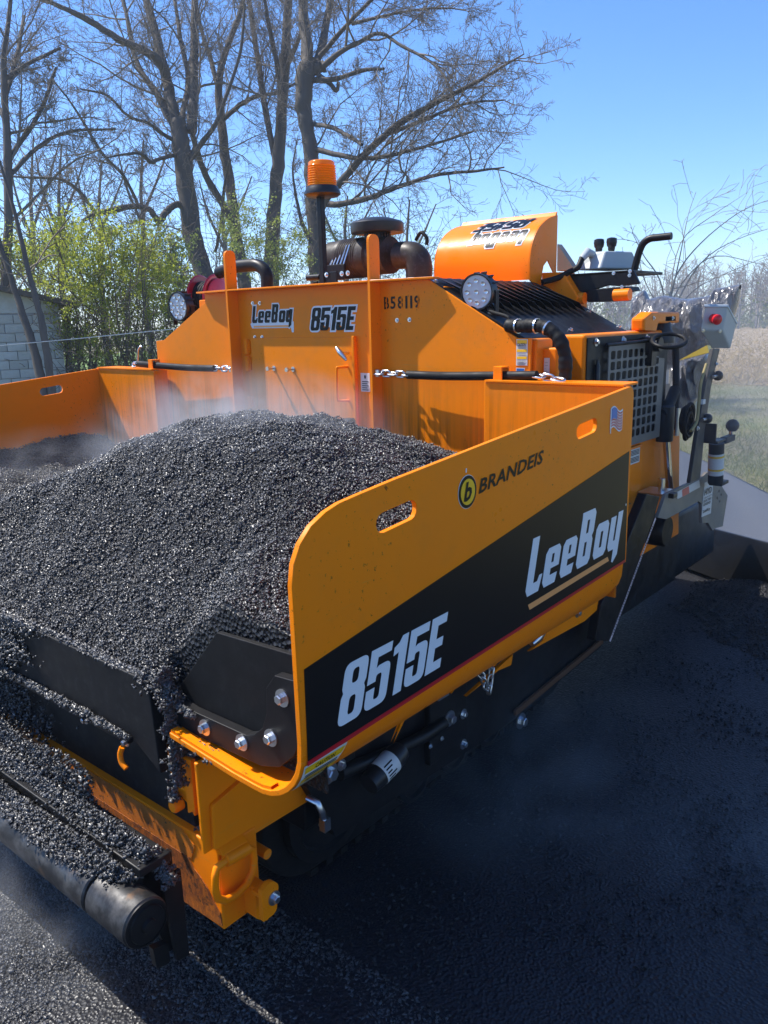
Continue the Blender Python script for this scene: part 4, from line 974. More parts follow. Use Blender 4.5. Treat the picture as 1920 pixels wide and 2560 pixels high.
for k in range(24):
    a = 2*PI*k/24; b.box((pcp.x+.058*math.cos(a), ay+.058*math.sin(a), pcp.z-.055), (.006, .006, .045))
b.build('rain_cap_grille', M_PLASTIC, AIR)
tube_obj('intake_neck', [(pcp.x, ay, pcp.z-.12), (pcp.x+.004, ay, pcp.z-.17), (pcp.x+.01, ay, pc.z)], .050, M_PLASTIC, AIR, 16)
MB().lathe((pcp.x+.004, ay, pcp.z-.115), (0, 0, 1), [(.05, 0), (.055, .002), (.055, .016), (.05, .018)], 24).build('hose_clamp', M_ZN, AIR, 40)
tube_obj('intake_elbow', [(pe.x-.10, ay, pc.z-.005), (pe.x-.02, ay, pc.z-.01), (pe.x+.015, ay, pc.z-.05), (pe.x+.01, ay, pc.z-.16)], [.060]*19, M_DUSTP, AIR, 18)
MB().lathe((pe.x+.008, ay, pc.z-.125), (0, 0, 1), [(.061, 0), (.063, .001), (.063, .016), (.061, .017)], 24).build('elbow_band', M_LAB, AIR, 40)
tube_obj('intake_bridge', [(pe.x+.0, ay+.0, pc.z+.055), (pe.x+.03, ay, pc.z+.085), (pe.x+.06, ay, pc.z+.06), (pe.x+.06, ay, pc.z+.03)], .008, M_RUB, AIR, 8)
cl = MB()
for k in range(5):
    a = math.radians(150-k*4); cl.tube([(pw.x+.105+k*.022, ay-.0995*math.sin(a)-.004, pc.z-.0995*math.cos(a)*-1*0+.055-.0*k), (pw.x+.088+k*.022, ay-.103, pc.z-.03)], .0045, 6)
cl.build('cleaner_clip', M_ZN, AIR, 60)
b = MB(); b.box((pw.x+.11, ay-.105, pc.z-.055), (.15, .012, .05)); b.box((pw.x+.12, ay-.04, 1.80), (.16, .12, .06)); b.build('cleaner_bracket', M_BLK, AIR, None, .003)
# exhaust pipe
ey = 1.74
p = [on_y(585, 668, ey), on_y(615, 664, ey), on_y(640, 663, ey), on_y(658, 672, ey), on_y(667, 690, ey), on_y(668, 725, ey)]
p = [p[0]+Vector((-.12, 0, -.02))]+p+[p[-1]+Vector((0, 0, -.06))]
tube_obj('exhaust_pipe', p, .030, M_BLK, PV, 18, 6)
# hose reel
ry = 1.80; rc = on_y(526, 748, ry)
HR = MB(); HR.lathe((rc.x-.075, ry, rc.z), (1, .25, 0), [(0, -.006), (.120, -.006), (.127, 0), (.120, .006), (0, .006)], 40)
REEL = HR.build('hose_reel', M_REEL, PV, 40)
MB().lathe((rc.x+.035, ry+.02, rc.z), (1, .25, 0), [(0, -.006), (.120, -.006), (.127, 0), (.120, .006), (0, .006)], 40).build('reel_disc', M_REEL, REEL, 40)
hp = []
for k in range(90):
    a = k*2*PI/16; hp.append((rc.x-.065+.09*k/90, ry+.005+.02*k/90+.085*math.cos(a), rc.z+.085*math.sin(a)))
MB().tube(hp, .010, 8).build('reel_hose', M_RUB, REEL, 180)
MB().lathe((rc.x+.045, ry+.02, rc.z), (1, .25, 0), [(.10, 0), (.104, .006), (.098, .01), (.0, .01)], 32).build('reel_hub', M_REEL, REEL, 40)
# work lights
def work_light(px, py, y, aim, r, leds=9):
    c = on_y(px, py, y); a = Vector(aim).normalized()
    h = MB(); h.lathe(c, a, [(0, -.045), (r*.6, -.045), (r*.92, -.035), (r*.94, -.02), (r*.94, .0), (r, .002), (r, .018), (r*.93, .018), (r*.91, .010), (0, .010)], 36)
    H = h.build('work_light', M_PLASTIC, PV, 40)
    MB().lathe(c+a*.0125, a, [(0, 0), (r*.90, 0)], 36).build('lamp_glass', M_GLASS, H)
    e1 = a.cross(Vector((0, 0, 1))).normalized(); e2 = a.cross(e1)
    fn = MB()
    for k in range(14):
        t = 2*PI*k/14; d = e1*math.cos(t)+e2*math.sin(t); R3 = Matrix((d, d.cross(a), a)).transposed(); fn.box(c+d*r*.95-a*.022, (.014, .004, .04), R3)
    fn.build('heat_sink', M_PLASTIC, H)
    pos = [(0, 0)]+[(.42, k*2*PI/4) for k in range(4)]+[(.72, (k+.5)*2*PI/8) for k in range(8)] if leds > 9 else [(0, 0)]+[(.6, k*2*PI/8) for k in range(8)]
    for rr, t in pos:
        q = c+a*.0132+(e1*math.cos(t)+e2*math.sin(t))*rr*r
        MB().lathe(q, a, [(r*.10, 0), (r*.13, .004), (r*.05, .001), (0, .001)], 12).build('led_lens', M_LED, H, 40)
    bkt = MB(); f = c-a*.02-Vector((0, 0, r+.01)); bkt.box(f, (.06, .03, .006)); bkt.box(c-a*.02-Vector((0, 0, r*.5+.01))+e1*(r*.98), (.006, .022, r+.02)); bkt.box(c-a*.02-Vector((0, 0, r*.5+.01))-e1*(r*.98), (.006, .022, r+.02)); bkt.tube([f, f-Vector((0, 0, .03))], .008, 8)
    bkt.build('lamp_bracket', M_BLK, H)
    return c
cR = work_light(1196, 729, 1.60, (.10, -1, -.10), .066)
cL = work_light(450, 766, 1.60, (.06, -1, -.05), .072, 13)
# radiator cowl: sloped black roof with bent louvres
RC = MB(); RC.hexa([(.672, 1.590, 1.806), (1.105, 1.590, 1.578), (1.105, 2.48, 1.578), (.672, 2.48, 1.806), (.672, 1.590, 1.826), (1.105, 1.590, 1.598), (1.105, 2.48, 1.598), (.672, 2.48, 1.826)])
COWL = RC.build('radiator_cowl', M_BLK, PV, None, .002)
sl = Vector((.433, 0, -.228)).normalized(); up_ = Vector((.228, 0, .433)).normalized()
for k in range(12):
    y = 1.66+k*.064; a = Vector((.69, y, 1.822)); e = Vector((.955, y, 1.822-.265*.5266))
    b = MB(); h = .030
    A0, A1 = a+up_*.004, e+up_*.004; B0, B1 = A0+up_*.003+Vector((0, -.040, 0))+sl*.01, A1+up_*h+Vector((0, -.040, 0))-sl*.03
    t = Vector((0, .003, 0))
    b.hexa([A0, A1, A1+t, A0+t, B0, B1, B1+t, B0+t]); b.build('louvre', M_BLK, COWL)
for y, s in ((1.60, .04), (1.62, .30), (1.62, .42), (2.44, .30), (2.0, .455), (2.46, .45)): bolt(Vector((.672, y, 1.827))+sl*s+up_*0, tuple(up_), .012, COWL)
b = MB(); b.px([(1.590, 1.24), (2.48, 1.24), (2.48, 1.578), (1.590, 1.578)], 1.10, .01); b.build('cowl_side', M_BLK, COWL)
# hydraulic tank corner with warning stickers
T0 = MB(); T0.hexa([(1.02, 1.600, 1.10), (1.150, 1.600, 1.10), (1.150, 1.72, 1.10), (1.02, 1.72, 1.10), (1.02, 1.600, 1.593), (1.150, 1.600, 1.593), (1.150, 1.72, 1.593), (1.02, 1.72, 1.593)]); T0.box((1.175, 1.70, 1.45), (.06, .10, .22))
TANK = T0.build('tank_housing', M_ORH, PV, None, .008, 3)
def front_label(x, z, wd, ht, y, parent, bars):
    MB().py([(x, z), (x+wd, z), (x+wd, z+ht), (x, z+ht)], y-.0015, .001).build('warning_label', M_LAB, parent)
    for (v0, v1, m_) in bars: MB().py([(x+.003, z+ht*v0), (x+wd-.003, z+ht*v0), (x+wd-.003, z+ht*v1), (x+.003, z+ht*v1)], y-.0025, .0008).build('label_bar', m_, parent)
def lines(x, z, wd, ht, y, parent, n, v0, v1):
    for k in range(n):
        zz = z+ht*(v0+(v1-v0)*k/n); MB().py([(x+.005, zz), (x+wd-.006-.008*(k % 3 == 2), zz), (x+wd-.006-.008*(k % 3 == 2), zz+ht*.011), (x+.005, zz+ht*.011)], y-.0032, .0006).build('label_line', M_DEC, parent)
q0 = on_y(*z3(705, 1060), 1.576); q1 = on_y(*z3(760, 897), 1.576)
front_label(1.082, q0.z, .046, q1.z-q0.z, 1.576, BULK, [(.83, .97, M_YEL), (.52, .62, M_YEL), (.25, .35, M_YEL)])
lines(1.082, q0.z, .046, q1.z-q0.z, 1.576, BULK, 3, .66, .80); lines(1.082, q0.z, .046, q1.z-q0.z, 1.576, BULK, 2, .40, .50); lines(1.082, q0.z, .046, q1.z-q0.z, 1.576, BULK, 4, .03, .22)
font_obj('label_lettering', 'CAUTION', .01, lambda u, v, h=0: (1.088+u, 1.5724-h, q1.z-.024+v), M_DEC, BULK, offset=.012, fit=(.034, .010))
fz = q0.z-.05
front_label(1.082, fz, .036, .042, 1.576, BULK, [(.62, .95, M_BLU)]); lines(1.082, fz, .036, .042, 1.576, BULK, 3, .06, .55)
front_label(1.155, 1.46, .022, .065, 1.648, TANK, []); lines(1.155, 1.46, .022, .065, 1.648, TANK, 5, .1, .9)
# loom: gathered black sleeve running over to the side box
lm = [on_y(*z3(560, 815), 1.585), on_y(*z3(640, 818), 1.575), on_y(*z3(720, 815), 1.57), on_y(*z3(800, 830), 1.57), on_y(*z3(870, 890), 1.57), on_y(*z3(905, 980), 1.575), on_y(*z3(912, 1080), 1.58), on_y(*z3(905, 1180), 1.585)]
cp = crom(lm, 10); rr = [.0235+.0010*math.sin(i*1.3)+.0014*math.sin(i*.47) for i in range(len(cp))]
LOOM = MB().tube(cp, rr, 14).build('cable_loom', M_RUB, PV, 180)
for i in (8, 22, 30): 
    a = cp[i]; d = (cp[i+1]-cp[i-1]).normalized(); MB().lathe(a, d, [(.024, -.003), (.0262, -.003), (.0262, .003), (.024, .003)], 16).build('cable_tie', M_ZN, LOOM)
tube_obj('lamp_cable', [cR+Vector((0, .03, -.03)), cR+Vector((.05, .0, -.07)), cp[0]+Vector((.0, 0, .03)), cp[1]], .007, M_RUB, PV, 8)
# ---- side box with its perforated guard
XS = 1.20
SB = MB(); SB.hexa([(1.02, 1.875, .60), (XS, 1.875, .60), (XS, 2.70, .60), (1.02, 2.70, .60), (1.02, 1.875, 1.600), (XS, 1.875, 1.600), (XS, 2.70, 1.600), (1.02, 2.70, 1.600)])
SIDE = SB.build('side_box', M_ORH, PV, None, .012, 3)
fr = MB(); fr.px([(1.885, 1.12), (2.69, 1.12), (2.69, 1.588), (1.885, 1.588)], XS+.006, .005); fr.build('guard_frame', M_BLK, SIDE, None, .002)
gd = yz([(1135, 960), (1420, 905), (1425, 1020), (1462, 1020), (1445, 1480), (1325, 1510), (1135, 1200)], XS+.02, z3)
hs = []
def rsq(cx, cy, a, c): return fillet([(cx-a, cy-c, .009), (cx+a, cy-c, .009), (cx+a, cy+c, .009), (cx-a, cy+c, .009)], 2)
for i in range(11):
    for j in range(9):
        y = 2.075+j*.0560; zz = 1.515-i*.042
        if zz > 1.49 and y > 2.47: continue
        if zz < 1.15 or y > 2.585: continue
        hs.append(rsq(y, zz, .0215, .0165))
gz0, gz1 = 1.128, 1.552
GP = MB(); GP.px(fillet([(2.035, gz0), (2.60, gz0), (2.61, 1.478, .01), (2.50, 1.486), (2.50, gz1, .01), (2.035, gz1, .01)]), XS+.024, .004, hs)
GP.build('guard_plate', M_GREYP, SIDE)
for y in (1.955, 2.20, 2.44): bolt((XS+.006, y, 1.570), (1, 0, 0), .016, SIDE)
b = MB(); b.tube([(XS+.02, 2.02, 1.556), (XS+.035, 2.45, 1.562), (XS+.035, 2.52, 1.564)], .007, 8); b.build('guard_rail', M_BLK, SIDE, 60)
MB().lathe((XS+.016, 1.955, 1.36), (0, 0, 1), [(0, 0), (.010, 0), (.010, .12), (.006, .13), (.006, .145), (0, .145)], 10).build('grease_cartridge', M_PLASTIC, SIDE, 40)
# ring handle and bracket arm
dr_ = float(np.dot(FWD, np.array((1.36, 2.40, 1.56))-CAM))
rp = [at(1673+42*math.cos(t), 852-17*math.sin(t), dr_+.075*math.sin(t)) for t in np.linspace(0, 2*PI, 28, endpoint=False)]
MB().tube(rp, .0085, 10, close=True).build('cable_ring', M_RUB, PV, 180)
b = MB(); q = on_x(*z4(550, 740), 1.23); b.box(q, (.05, .06, .06)); b.lathe(q+Vector((.02, 0, 0)), (1, 0, 0), [(0, 0), (.03, 0), (.03, .03), (0, .03)], 16); b.box(q-Vector((0, -.02, .06)), (.03, .05, .06)); b.build('ring_clamp', M_PLASTIC, PV, 40)
ab = yz([(490, 655), (490, 580), (540, 540), (710, 540), (710, 608), (580, 612), (568, 660)], 1.20, z4)
b = MB(); b.px([ab[0], ab[1], ab[2], ab[3], ab[4], ab[5], ab[6]], 1.22, .06); ARM = b.build('swing_arm', M_ORH, PV, None, .01)
for u, v in ((575, 578), (692, 578)): bolt(on_x(*z4(u, v), 1.221), (1, 0, 0), .009, ARM)
b = MB(); q = on_x(*z4(635, 660), 1.19); b.lathe(q-Vector((0, 0, .05)), (0, 0, 1), [(0, 0), (.05, 0), (.052, .03), (.035, .06), (.03, .09), (0, .09)], 20); b.box(q+Vector((0, 0, .055)), (.06, .12, .02)); b.build('swivel', M_PLASTIC, ARM, 40)
# ---- flipped-open console cover (a rolled sheet with end plate), its lettering upside down
XC = .70
prof = [on_x(*z3(u, v), XC) for u, v in ((692, 535), (690, 470), (692, 400), (702, 330), (720, 270), (748, 215), (785, 175), (822, 152), (857, 142))]
prof = [(q.y, q.z) for q in prof]; XL = .175
cv = MB(); n = len(prof); P3 = crom([(0, a, c) for a, c in prof], 4); prof = [(q.y, q.z) for q in P3]; n = len(prof)
vs = []; 
for x in (XL, XC):
    for i, (a, c) in enumerate(prof): vs.append((x, a, c))
for x in (XL, XC):
    for i, (a, c) in enumerate(prof):
        a2 = Vector(prof[max(0, i-1)]); b2 = Vector(prof[min(n-1, i+1)]); t = (b2-a2).normalized(); vs.append((x, a+t.y*.006, c-t.x*.006))
fs = []
for i in range(n-1):
    fs += [(i, n+i, n+i+1, i+1), (2*n+i, 2*n+i+1, 3*n+i+1, 3*n+i), (i, i+1, 2*n+i+1, 2*n+i), (n+i, 3*n+i, 3*n+i+1, n+i+1)]
fs += [(0, 2*n, 3*n, n), (n-1, 2*n-1, 4*n-1, 3*n-1)]
COVER = cv.add(vs, fs).build('console_cover', M_ORH, PV, 40)
top = prof[-1]; bk_y = top[0]
ep = prof+[(bk_y+.006, top[1]), (bk_y+.006, 1.845)]+yz([(800, 415), (775, 450), (765, 500), (762, 560), (745, 590), (700, 545)], XC, z3)
for xx in (XC, XL): MB().px(ep, xx+.003, .006).build('cover_end_plate', M_ORH, COVER, None, .002)
lp = on_x(*z3(858, 120), XC)
b = MB(); b.hexa([(XL, top[0]-.012, top[1]-.004), (XC, top[0]-.012, top[1]-.004), (XC, top[0]+.006, top[1]), (XL, top[0]+.006, top[1]), (XL, top[0]+.004, lp.z), (XC, top[0]+.004, lp.z), (XC, top[0]+.010, lp.z), (XL, top[0]+.010, lp.z)]); b.build('cover_lip', M_ORH, COVER, None, .002)
# lettering follows the rolled sheet, upside down: arc length s from the bottom edge
SL = [0]
for i in range(n-1): SL.append(SL[-1]+math.dist(prof[i], prof[i+1]))
def on_roll(x, s, h):
    s = max(0, min(SL[-1]-1e-5, s)); i = max(k for k in range(n-1) if SL[k] <= s); t = (s-SL[i])/(SL[i+1]-SL[i])
    a = prof[i][0]+(prof[i+1][0]-prof[i][0])*t; c = prof[i][1]+(prof[i+1][1]-prof[i][1])*t
    d = Vector((prof[i+1][0]-prof[i][0], prof[i+1][1]-prof[i][1])).normalized(); return (x, a-d.y*h, c+d.x*h)
ST = SL[-1]
roll = lambda x0, s0, l: (lambda u, v, h=0: on_roll(x0-u, s0-v, h+l))
word('lettering_outline', LBW, .50, .66, ST-.190, .22, None or (lambda u, v, h: on_roll(.66-(u-.66)+.0, ST-.190-(v-(ST-.190)), h+.0012)), M_WHT, COVER, outline=.007, width=1.0, bend=10)
word('lettering', LBW, .50, .66, ST-.190, .22, (lambda u, v, h: on_roll(.66-(u-.66), ST-.190-(v-(ST-.190)), h+.0034)), M_DEC, COVER, width=1.0, bend=10)
word('lettering_outline', G85, .105, .64, ST-.062, .24, (lambda u, v, h: on_roll(.64-(u-.64), ST-.062-(v-(ST-.062)), h+.0012)), M_WHT, COVER, outline=.006, width=.95, bend=10)
word('lettering', G85, .105, .64, ST-.062, .24, (lambda u, v, h: on_roll(.64-(u-.64), ST-.062-(v-(ST-.062)), h+.0034)), M_DEC, COVER, width=.95, bend=10)
# ---- operator console
oy = 2.5
def slab(name, pts, z, y, t, m, parent, bevel=.003):
    return MB().py(xz(pts, y, z), y, t).build(name, m, parent, None, bevel)
b = MB(); tr = xz([(925, 505), (1325, 478), (1362, 560), (1245, 575), (1165, 570), (1040, 612), (975, 600)], oy, z3)
b.py(tr, oy, .02)
CON = b.build('operator_console', M_BLK, PV, None, .003)
b = MB(); c1 = xz([(930, 502), (1322, 474)], oy, z3); b.hexa([(c1[0][0], oy, c1[0][1]-.012), (c1[1][0], oy, c1[1][1]-.012), (c1[1][0]+.0, oy+.34, c1[1][1]-.012), (c1[0][0], oy+.34, c1[0][1]-.012), (c1[0][0], oy, c1[0][1]), (c1[1][0], oy, c1[1][1]), (c1[1][0], oy+.34, c1[1][1]), (c1[0][0], oy+.34, c1[0][1])]); b.build('console_tray', M_BLK, CON, None, .002)
for u, v in ((1205, 495), (1305, 482), (1302, 508), (1255, 578)): bolt(on_y(*z3(u, v), oy-.001), (0, -1, 0), .008, CON)
k0 = xz([(972, 462), (1012, 368), (1186, 360), (1252, 474), (1098, 468)], oy+.05, z3)
b = MB(); zt = k0[1][1]; zb_ = k0[0][1]-.012
b.hexa([(k0[0][0], oy+.05, zb_), (k0[4][0]+.03, oy+.03, zb_), (k0[3][0], oy+.26, zb_), (k0[0][0]+.05, oy+.28, zb_), (k0[1][0]-.01, oy+.08, zt), (k0[2][0]-.03, oy+.07, zt), (k0[2][0]+.03, oy+.22, zt), (k0[1][0]+.02, oy+.24, zt)])
CB = b.build('control_box', M_BOX, CON, None, .008, 3)
for u, v in ((1115, 352), (1192, 345)):
    q = on_y(*z3(u, v), oy+.14); MB().lathe(q, (0, 0, 1), [(0, -.02), (.012, -.02), (.016, .0), (.016, .006), (.021, .012), (.024, .03), (.022, .044), (.012, .048), (0, .048)], 18).build('joystick', M_PLASTIC, CON, 40)
q = on_y(*z3(1035, 395), oy+.04)
b = MB(); b.tube([q+Vector((.02, .05, .005)), q+Vector((.008, .0, .02)), q+Vector((-.004, -.03, -.01))], [.017, .02, .015], 12); b.build('plug', M_BOX, CB, 60)
tube_obj('console_cable', [q+Vector((-.004, -.03, -.01)), on_y(*z3(985, 460), oy-.02), on_y(*z3(930, 490), oy-.03), on_y(*z3(860, 525), oy-.06), on_y(*z3(770, 550), oy-.12)], .013, M_RUB, CON, 10)
hb = [on_y(*z3(u, v), oy+.1) for u, v in ((1328, 490), (1340, 440), (1360, 370), (1385, 315), (1425, 285), (1480, 277), (1558, 268))]
tube_obj('grab_handle', hb, .0155, M_BLK, CON, 14)
b = MB(); b.py(xz([(765, 492), (895, 488), (988, 640), (968, 682), (765, 588)], oy-.05, z3), oy-.05, .12); b.build('console_pedestal', M_ORH, CON, None, .006)
tube_obj('pedestal_roller', [on_y(*z3(970, 650), oy-.02), on_y(*z3(1030, 648), oy-.02)], .026, M_ORH, CON, 14, 0)
tube_obj('pedestal_roller', [on_y(*z3(1210, 630), oy-.02), on_y(*z3(1305, 624), oy-.02)], .026, M_ORH, CON, 14, 0)
slab('console_underframe', [(1010, 600), (1270, 575), (1280, 600), (1225, 610), (1222, 662), (1050, 672), (1020, 650)], z3, oy+.0, .16, M_BLK, CON)
slab('seat_side_panel', [(860, 315), (882, 345), (962, 465), (960, 480), (858, 482)], z3, 2.72, .05, M_GREYP, CON)
# ---- lower side: frame, crawler, fittings seen under the right wing
UF = MB(); UF.hexa([(-1.16, .36, .30), (1.16, .36, .30), (1.16, 3.1, .30), (-1.16, 3.1, .30), (-1.16, .36, .70), (1.16, .36, .70), (1.16, 3.1, .70), (-1.16, 3.1, .70)])
UND = UF.build('undercarriage', M_BLK, PV, None, .006)
b = MB(); b.px(fillet([(.30, .50), (.40, .30), (1.2, .26, .02), (2.05, .30, .05), (2.2, .62), (2.2, .70), (.30, .70)]), 1.24, .03); b.build('side_skirt', M_BLK, UND, None, .004)
b = MB(); b.tube([(1.33, .36, .655), (1.33, 1.25, .650)], .022, 12); b.build('wing_hinge_tube', M_BLK, UND, 60)
for sx in (1, -1):
    tk = []; 
    for k in range(60):
        t = k/60*2*PI; yy = 1.25+.78*max(-1, min(1, 1.5*math.cos(t)))+.16*math.cos(t); zz = .215+.19*max(-1, min(1, 1.6*math.sin(t))); tk.append((yy, zz))
    b = MB()
    outer = []
    for k in range(13): a = PI/2+PI*k/12; outer.append((.52+.20*math.cos(a), .225+.20*math.sin(a)))
    for k in range(13): a = -PI/2+PI*k/12; outer.append((1.95+.20*math.cos(a), .225+.20*math.sin(a)))
    b.px(outer, sx*1.02, .26*sx); TR = b.build('crawler_track', M_RUB, PV, None, .01)
    for k in range(22): MB().box((sx*.89, .52+k*.068, .014), (.26, .03, .022)).build('track_lug', M_RUB, TR)
for y, zz, r in ((.815, .573, .015), (.884, .581, .010), (.90, .452, .026), (.977, .435, .017), (.977, .328, .017), (.330, .546, .032), (.381, .544, .016), (.86, .40, .008), (.80, .40, .008)):
    bolt((1.262 if y > .5 else 1.286, y, zz), (1, 0, 0), r, UND)
bolt((1.245, 1.368, .241), (1, .0, 0), .030, UND)
for c_, s_2 in (((1.268, .36, .560), (.03, .16, .05)), ((1.25, .90, .47), (.022, .20, .28))): MB().box(c_, s_2).build('bracket_plate', M_BLK, UND, None, .004)
q0, q1 = Vector((1.30, .500, .455)), Vector((1.30, .594, .480)); d = (q1-q0).normalized()
MB().tube([q0-d*.03, q0, q1, q1+d*.02], [.030, .034, .034, .028], 18).build('line_filter', M_PLASTIC, UND, 50)
MB().lathe(q0+d*.012, d, [(.0346, 0), (.0352, .001), (.0352, .058), (.0346, .059)], 24).build('filter_label', M_LAB, UND, 50)
fe = d.cross(Vector((1, 0, 0))).normalized()
for k in range(6):
    t = -.9+k*.28; rr_ = Vector((1, 0, 0))*math.cos(t)+fe*math.sin(t); p = q0+d*.02+rr_*.0355
    MB().box(p+d*(.016-.004*(k % 3)), (.0006, .004, .034-.008*(k % 3)), Matrix((rr_, d.cross(rr_), d)).transposed()).build('filter_print', M_DEC, UND)
tube_obj('drain_pipe', [(1.26, .40, .50), (1.27, .70, .46), (1.27, .86, .455)], .020, M_BLK, UND, 10)
for k, (y0, y1, zz) in enumerate(((.62, .77, .60), (.86, 1.02, .62))):
    MB().px([(y0, zz-.06), (y1+.06, zz+.05), (y1+.14, zz+.065), (y0+.10, zz+.06)] if k else [(.60, .545), (.68, .62), (.86, .64), (.64, .60)], 1.30, .01).build('wing_prop', M_OR, UND, None, .003)
b = MB(); b.px(fillet([(.925, .530), (1.20, .575), (1.19, .54, .01), (1.11, .55)]), 1.31, .012); b.build('wing_prop', M_OR, UND, None, .003)
b = MB(); b.px([(1.27, .565), (1.37, .575), (1.372, .655), (1.80, .655), (1.80, .56), (1.69, .545)], 1.33, .012); YP = b.build('rear_side_plate', M_OR, UND, None, .003)
bolt((1.331, 1.62, .60), (1, 0, 0), .018, YP)
MB().box((1.332, 1.76, .63), (.002, .05, .025)).build('side_label', M_LAB, YP)
pts = [(1.37, .80, .635), (1.37, .86, .637), (1.37, .945, .632)]
CBL = MB().tube([(1.36, .73, .632), (1.37, .95, .636)], .0045, 8).build('latch_cable', M_ZN, UND, 60)
MB().box((1.36, .725, .632), (.018, .05, .020)).build('cable_clevis', M_ZN, CBL)
tube_obj('cable_sleeve', [(1.37, .95, .636), (1.375, 1.08, .645), (1.372, 1.20, .66)], .006, M_RUB, UND, 8)
MB().tube([(1.37, 1.215, .622), (1.372, 1.25, .632), (1.372, 1.285, .66)], [.010, .016, .020], 12).build('hose_fitting', M_ZN, UND, 60)
b = MB(); b.lathe((1.375, .965, .665), (1, 0, 0), [(0, 0), (.028, 0), (.028, .01), (0, .01)], 18); b.box((1.375, .945, .68), (.012, .06, .03)); b.build('wing_lock_tab', M_OR, UND, 40)
CH = MB().tube([(1.36, .93, .69), (1.40, .93, .695)], .008, 8).build('chain_hook', M_ZN, UND, 60)
chain([(1.395, .93, .70), (1.40, .925, .64), (1.40, .912, .585), (1.40, .895, .60), (1.395, .875, .645), (1.385, .85, .672)], .022, CH)
cl = [(1.255, .285, .485), (1.285, .290, .480), (1.29, .300, .45), (1.285, .312, .41), (1.27, .315, .395)]
MB().tube(cl, .009, 6).build('hose_clamp_band', M_ZN, UND, 60); MB().box((1.288, .311, .408), (.02, .022, .035)).build('clamp_screw', M_ZN, UND)
r0_, r1_ = on_x(1290, 1790, 1.262), on_x(1508, 1608, 1.262)
MB().hexa([r0_, r1_, r1_+Vector((0, 0, .022)), r0_+Vector((0, 0, .022)), r0_+Vector((-.01, 0, 0)), r1_+Vector((-.01, 0, 0)), r1_+Vector((-.01, 0, .022)), r0_+Vector((-.01, 0, .022))]).build('track_guard_rail', mat('oily_brown', (.10, .04, .015), .6), UND)
for sx in (1,):
    for y, zz, r_ in ((.56, .235, .17), (.98, .13, .09), (1.22, .13, .09), (1.46, .13, .09), (1.92, .235, .17)): MB().lathe((1.03, y, zz), (1, 0, 0), [(0, 0), (r_, 0), (r_, .03), (r_*.8, .034), (r_*.75, .02), (r_*.3, .02), (r_*.28, .05), (0, .05)], 28).build('track_roller', M_BLK, UND, 40)
# ---- rear right: body panel, lift ram, tow arm, screed
b = MB(); b.px(fillet([(1.80, .56), (2.44, .56), (2.44, 1.115), (1.80, 1.115)]), 1.215, .02); BP = b.build('body_panel', M_OR, PV, None, .006)
MB().px([(2.262, 1.040), (2.405, 1.040), (2.405, 1.105), (2.262, 1.105)], 1.2165, .001).build('instruction_label', M_LAB, BP)
for k in range(2):
    for j in range(4): MB().px([(2.30, 1.048+k*.031+j*.006), (2.395, 1.048+k*.031+j*.006), (2.395, 1.0505+k*.031+j*.006), (2.30, 1.0505+k*.031+j*.006)], 1.2180, .001).build('label_line', M_DEC, BP)
    MB().px(ell(2.281, 1.060+k*.031, .010, .009, 8), 1.2180, .001).build('label_pictogram', M_BLU, BP)
b = MB(); b.hexa([(1.02, 2.45, .56), (1.18, 2.45, .56), (1.18, 3.06, .56), (1.02, 3.06, .56), (1.02, 2.45, 1.14), (1.18, 2.45, 1.14), (1.18, 2.98, 1.14), (1.02, 2.98, 1.14)]); b.build('body_panel', M_ORH, PV, None, .012)
RAM = MB().lathe((1.22, 2.66, 1.10), (0, 0, 1), [(0, 0), (.040, 0), (.043, .004), (.043, .16), (.036, .165), (0, .165)], 24).build('lift_ram', M_PLASTIC, PV, 40)
MB().tube([(1.235, 2.66, 1.10), (1.25, 2.70, .86)], .0165, 16).build('ram_rod', M_CHR, RAM, 60)
b = MB(); b.tube([(1.22, 2.62, 1.23), (1.225, 2.70, 1.27), (1.22, 2.77, 1.33)], .025, 10); b.tube([(1.20, 2.80, 1.52), (1.21, 2.80, 1.38), (1.22, 2.79, 1.30), (1.22, 2.79, 1.14)], .016, 10); b.build('ram_hose', M_RUB, RAM, 60)
MB().tube([(1.23, 2.79, 1.24), (1.23, 2.79, 1.11)], .014, 10).build('hose_ferrule', M_ZN, RAM, 60)
b = MB(); b.box((1.16, 2.62, 1.36), (.05, .18, .46)); b.build('ram_mast', M_BLK, PV, None, .006)
ta = yz([(600, 300), (715, 325), (670, 500), (265, 1600), (150, 1600), (200, 1280), (330, 1020), (440, 700)], 1.35, zS)
b = MB(); b.px(ta, 1.345, .04); TA = b.build('tow_arm', M_BLK, PV, None, .004)
r0, r1 = on_x(*zS(262, 1590), 1.347), on_x(*zS(664, 505), 1.347); d = (r1-r0).normalized(); nn = Vector((0, -d.z, d.y))*-.014
RU = MB().add([r0-d*.004, r1, r1+nn, r0+nn], [(0, 1, 2, 3)]).build('depth_scale', mat('scale_pink_white', (.66, .52, .52), .5), TA)
for k in range(46):
    p = r0+d*((r1-r0).length*(.04+.92*k/46)); l = .3+.5*((k*7) % 5)/5
    MB().add([p+Vector((.001, 0, 0))+nn*.12, p+d*.006+Vector((.001, 0, 0))+nn*.12, p+d*.006+Vector((.001, 0, 0))+nn*(.2+l*.75), p+Vector((.001, 0, 0))+nn*(.2+l*.75)], [(0, 1, 2, 3)]).build('scale_mark', M_DEC, RU)
gp = yz([(665, 505), (735, 300), (1055, 150), (1100, 108), (1152, 102), (1283, 310), (1240, 582), (1175, 600), (1150, 622), (1110, 552), (1055, 552), (1052, 385), (1025, 362), (850, 462), (740, 520)], 1.34, zS)
b = MB(); b.px(gp, 1.352, .016); SA = b.build('screed_arm', M_SCREED, PV, None, .003)
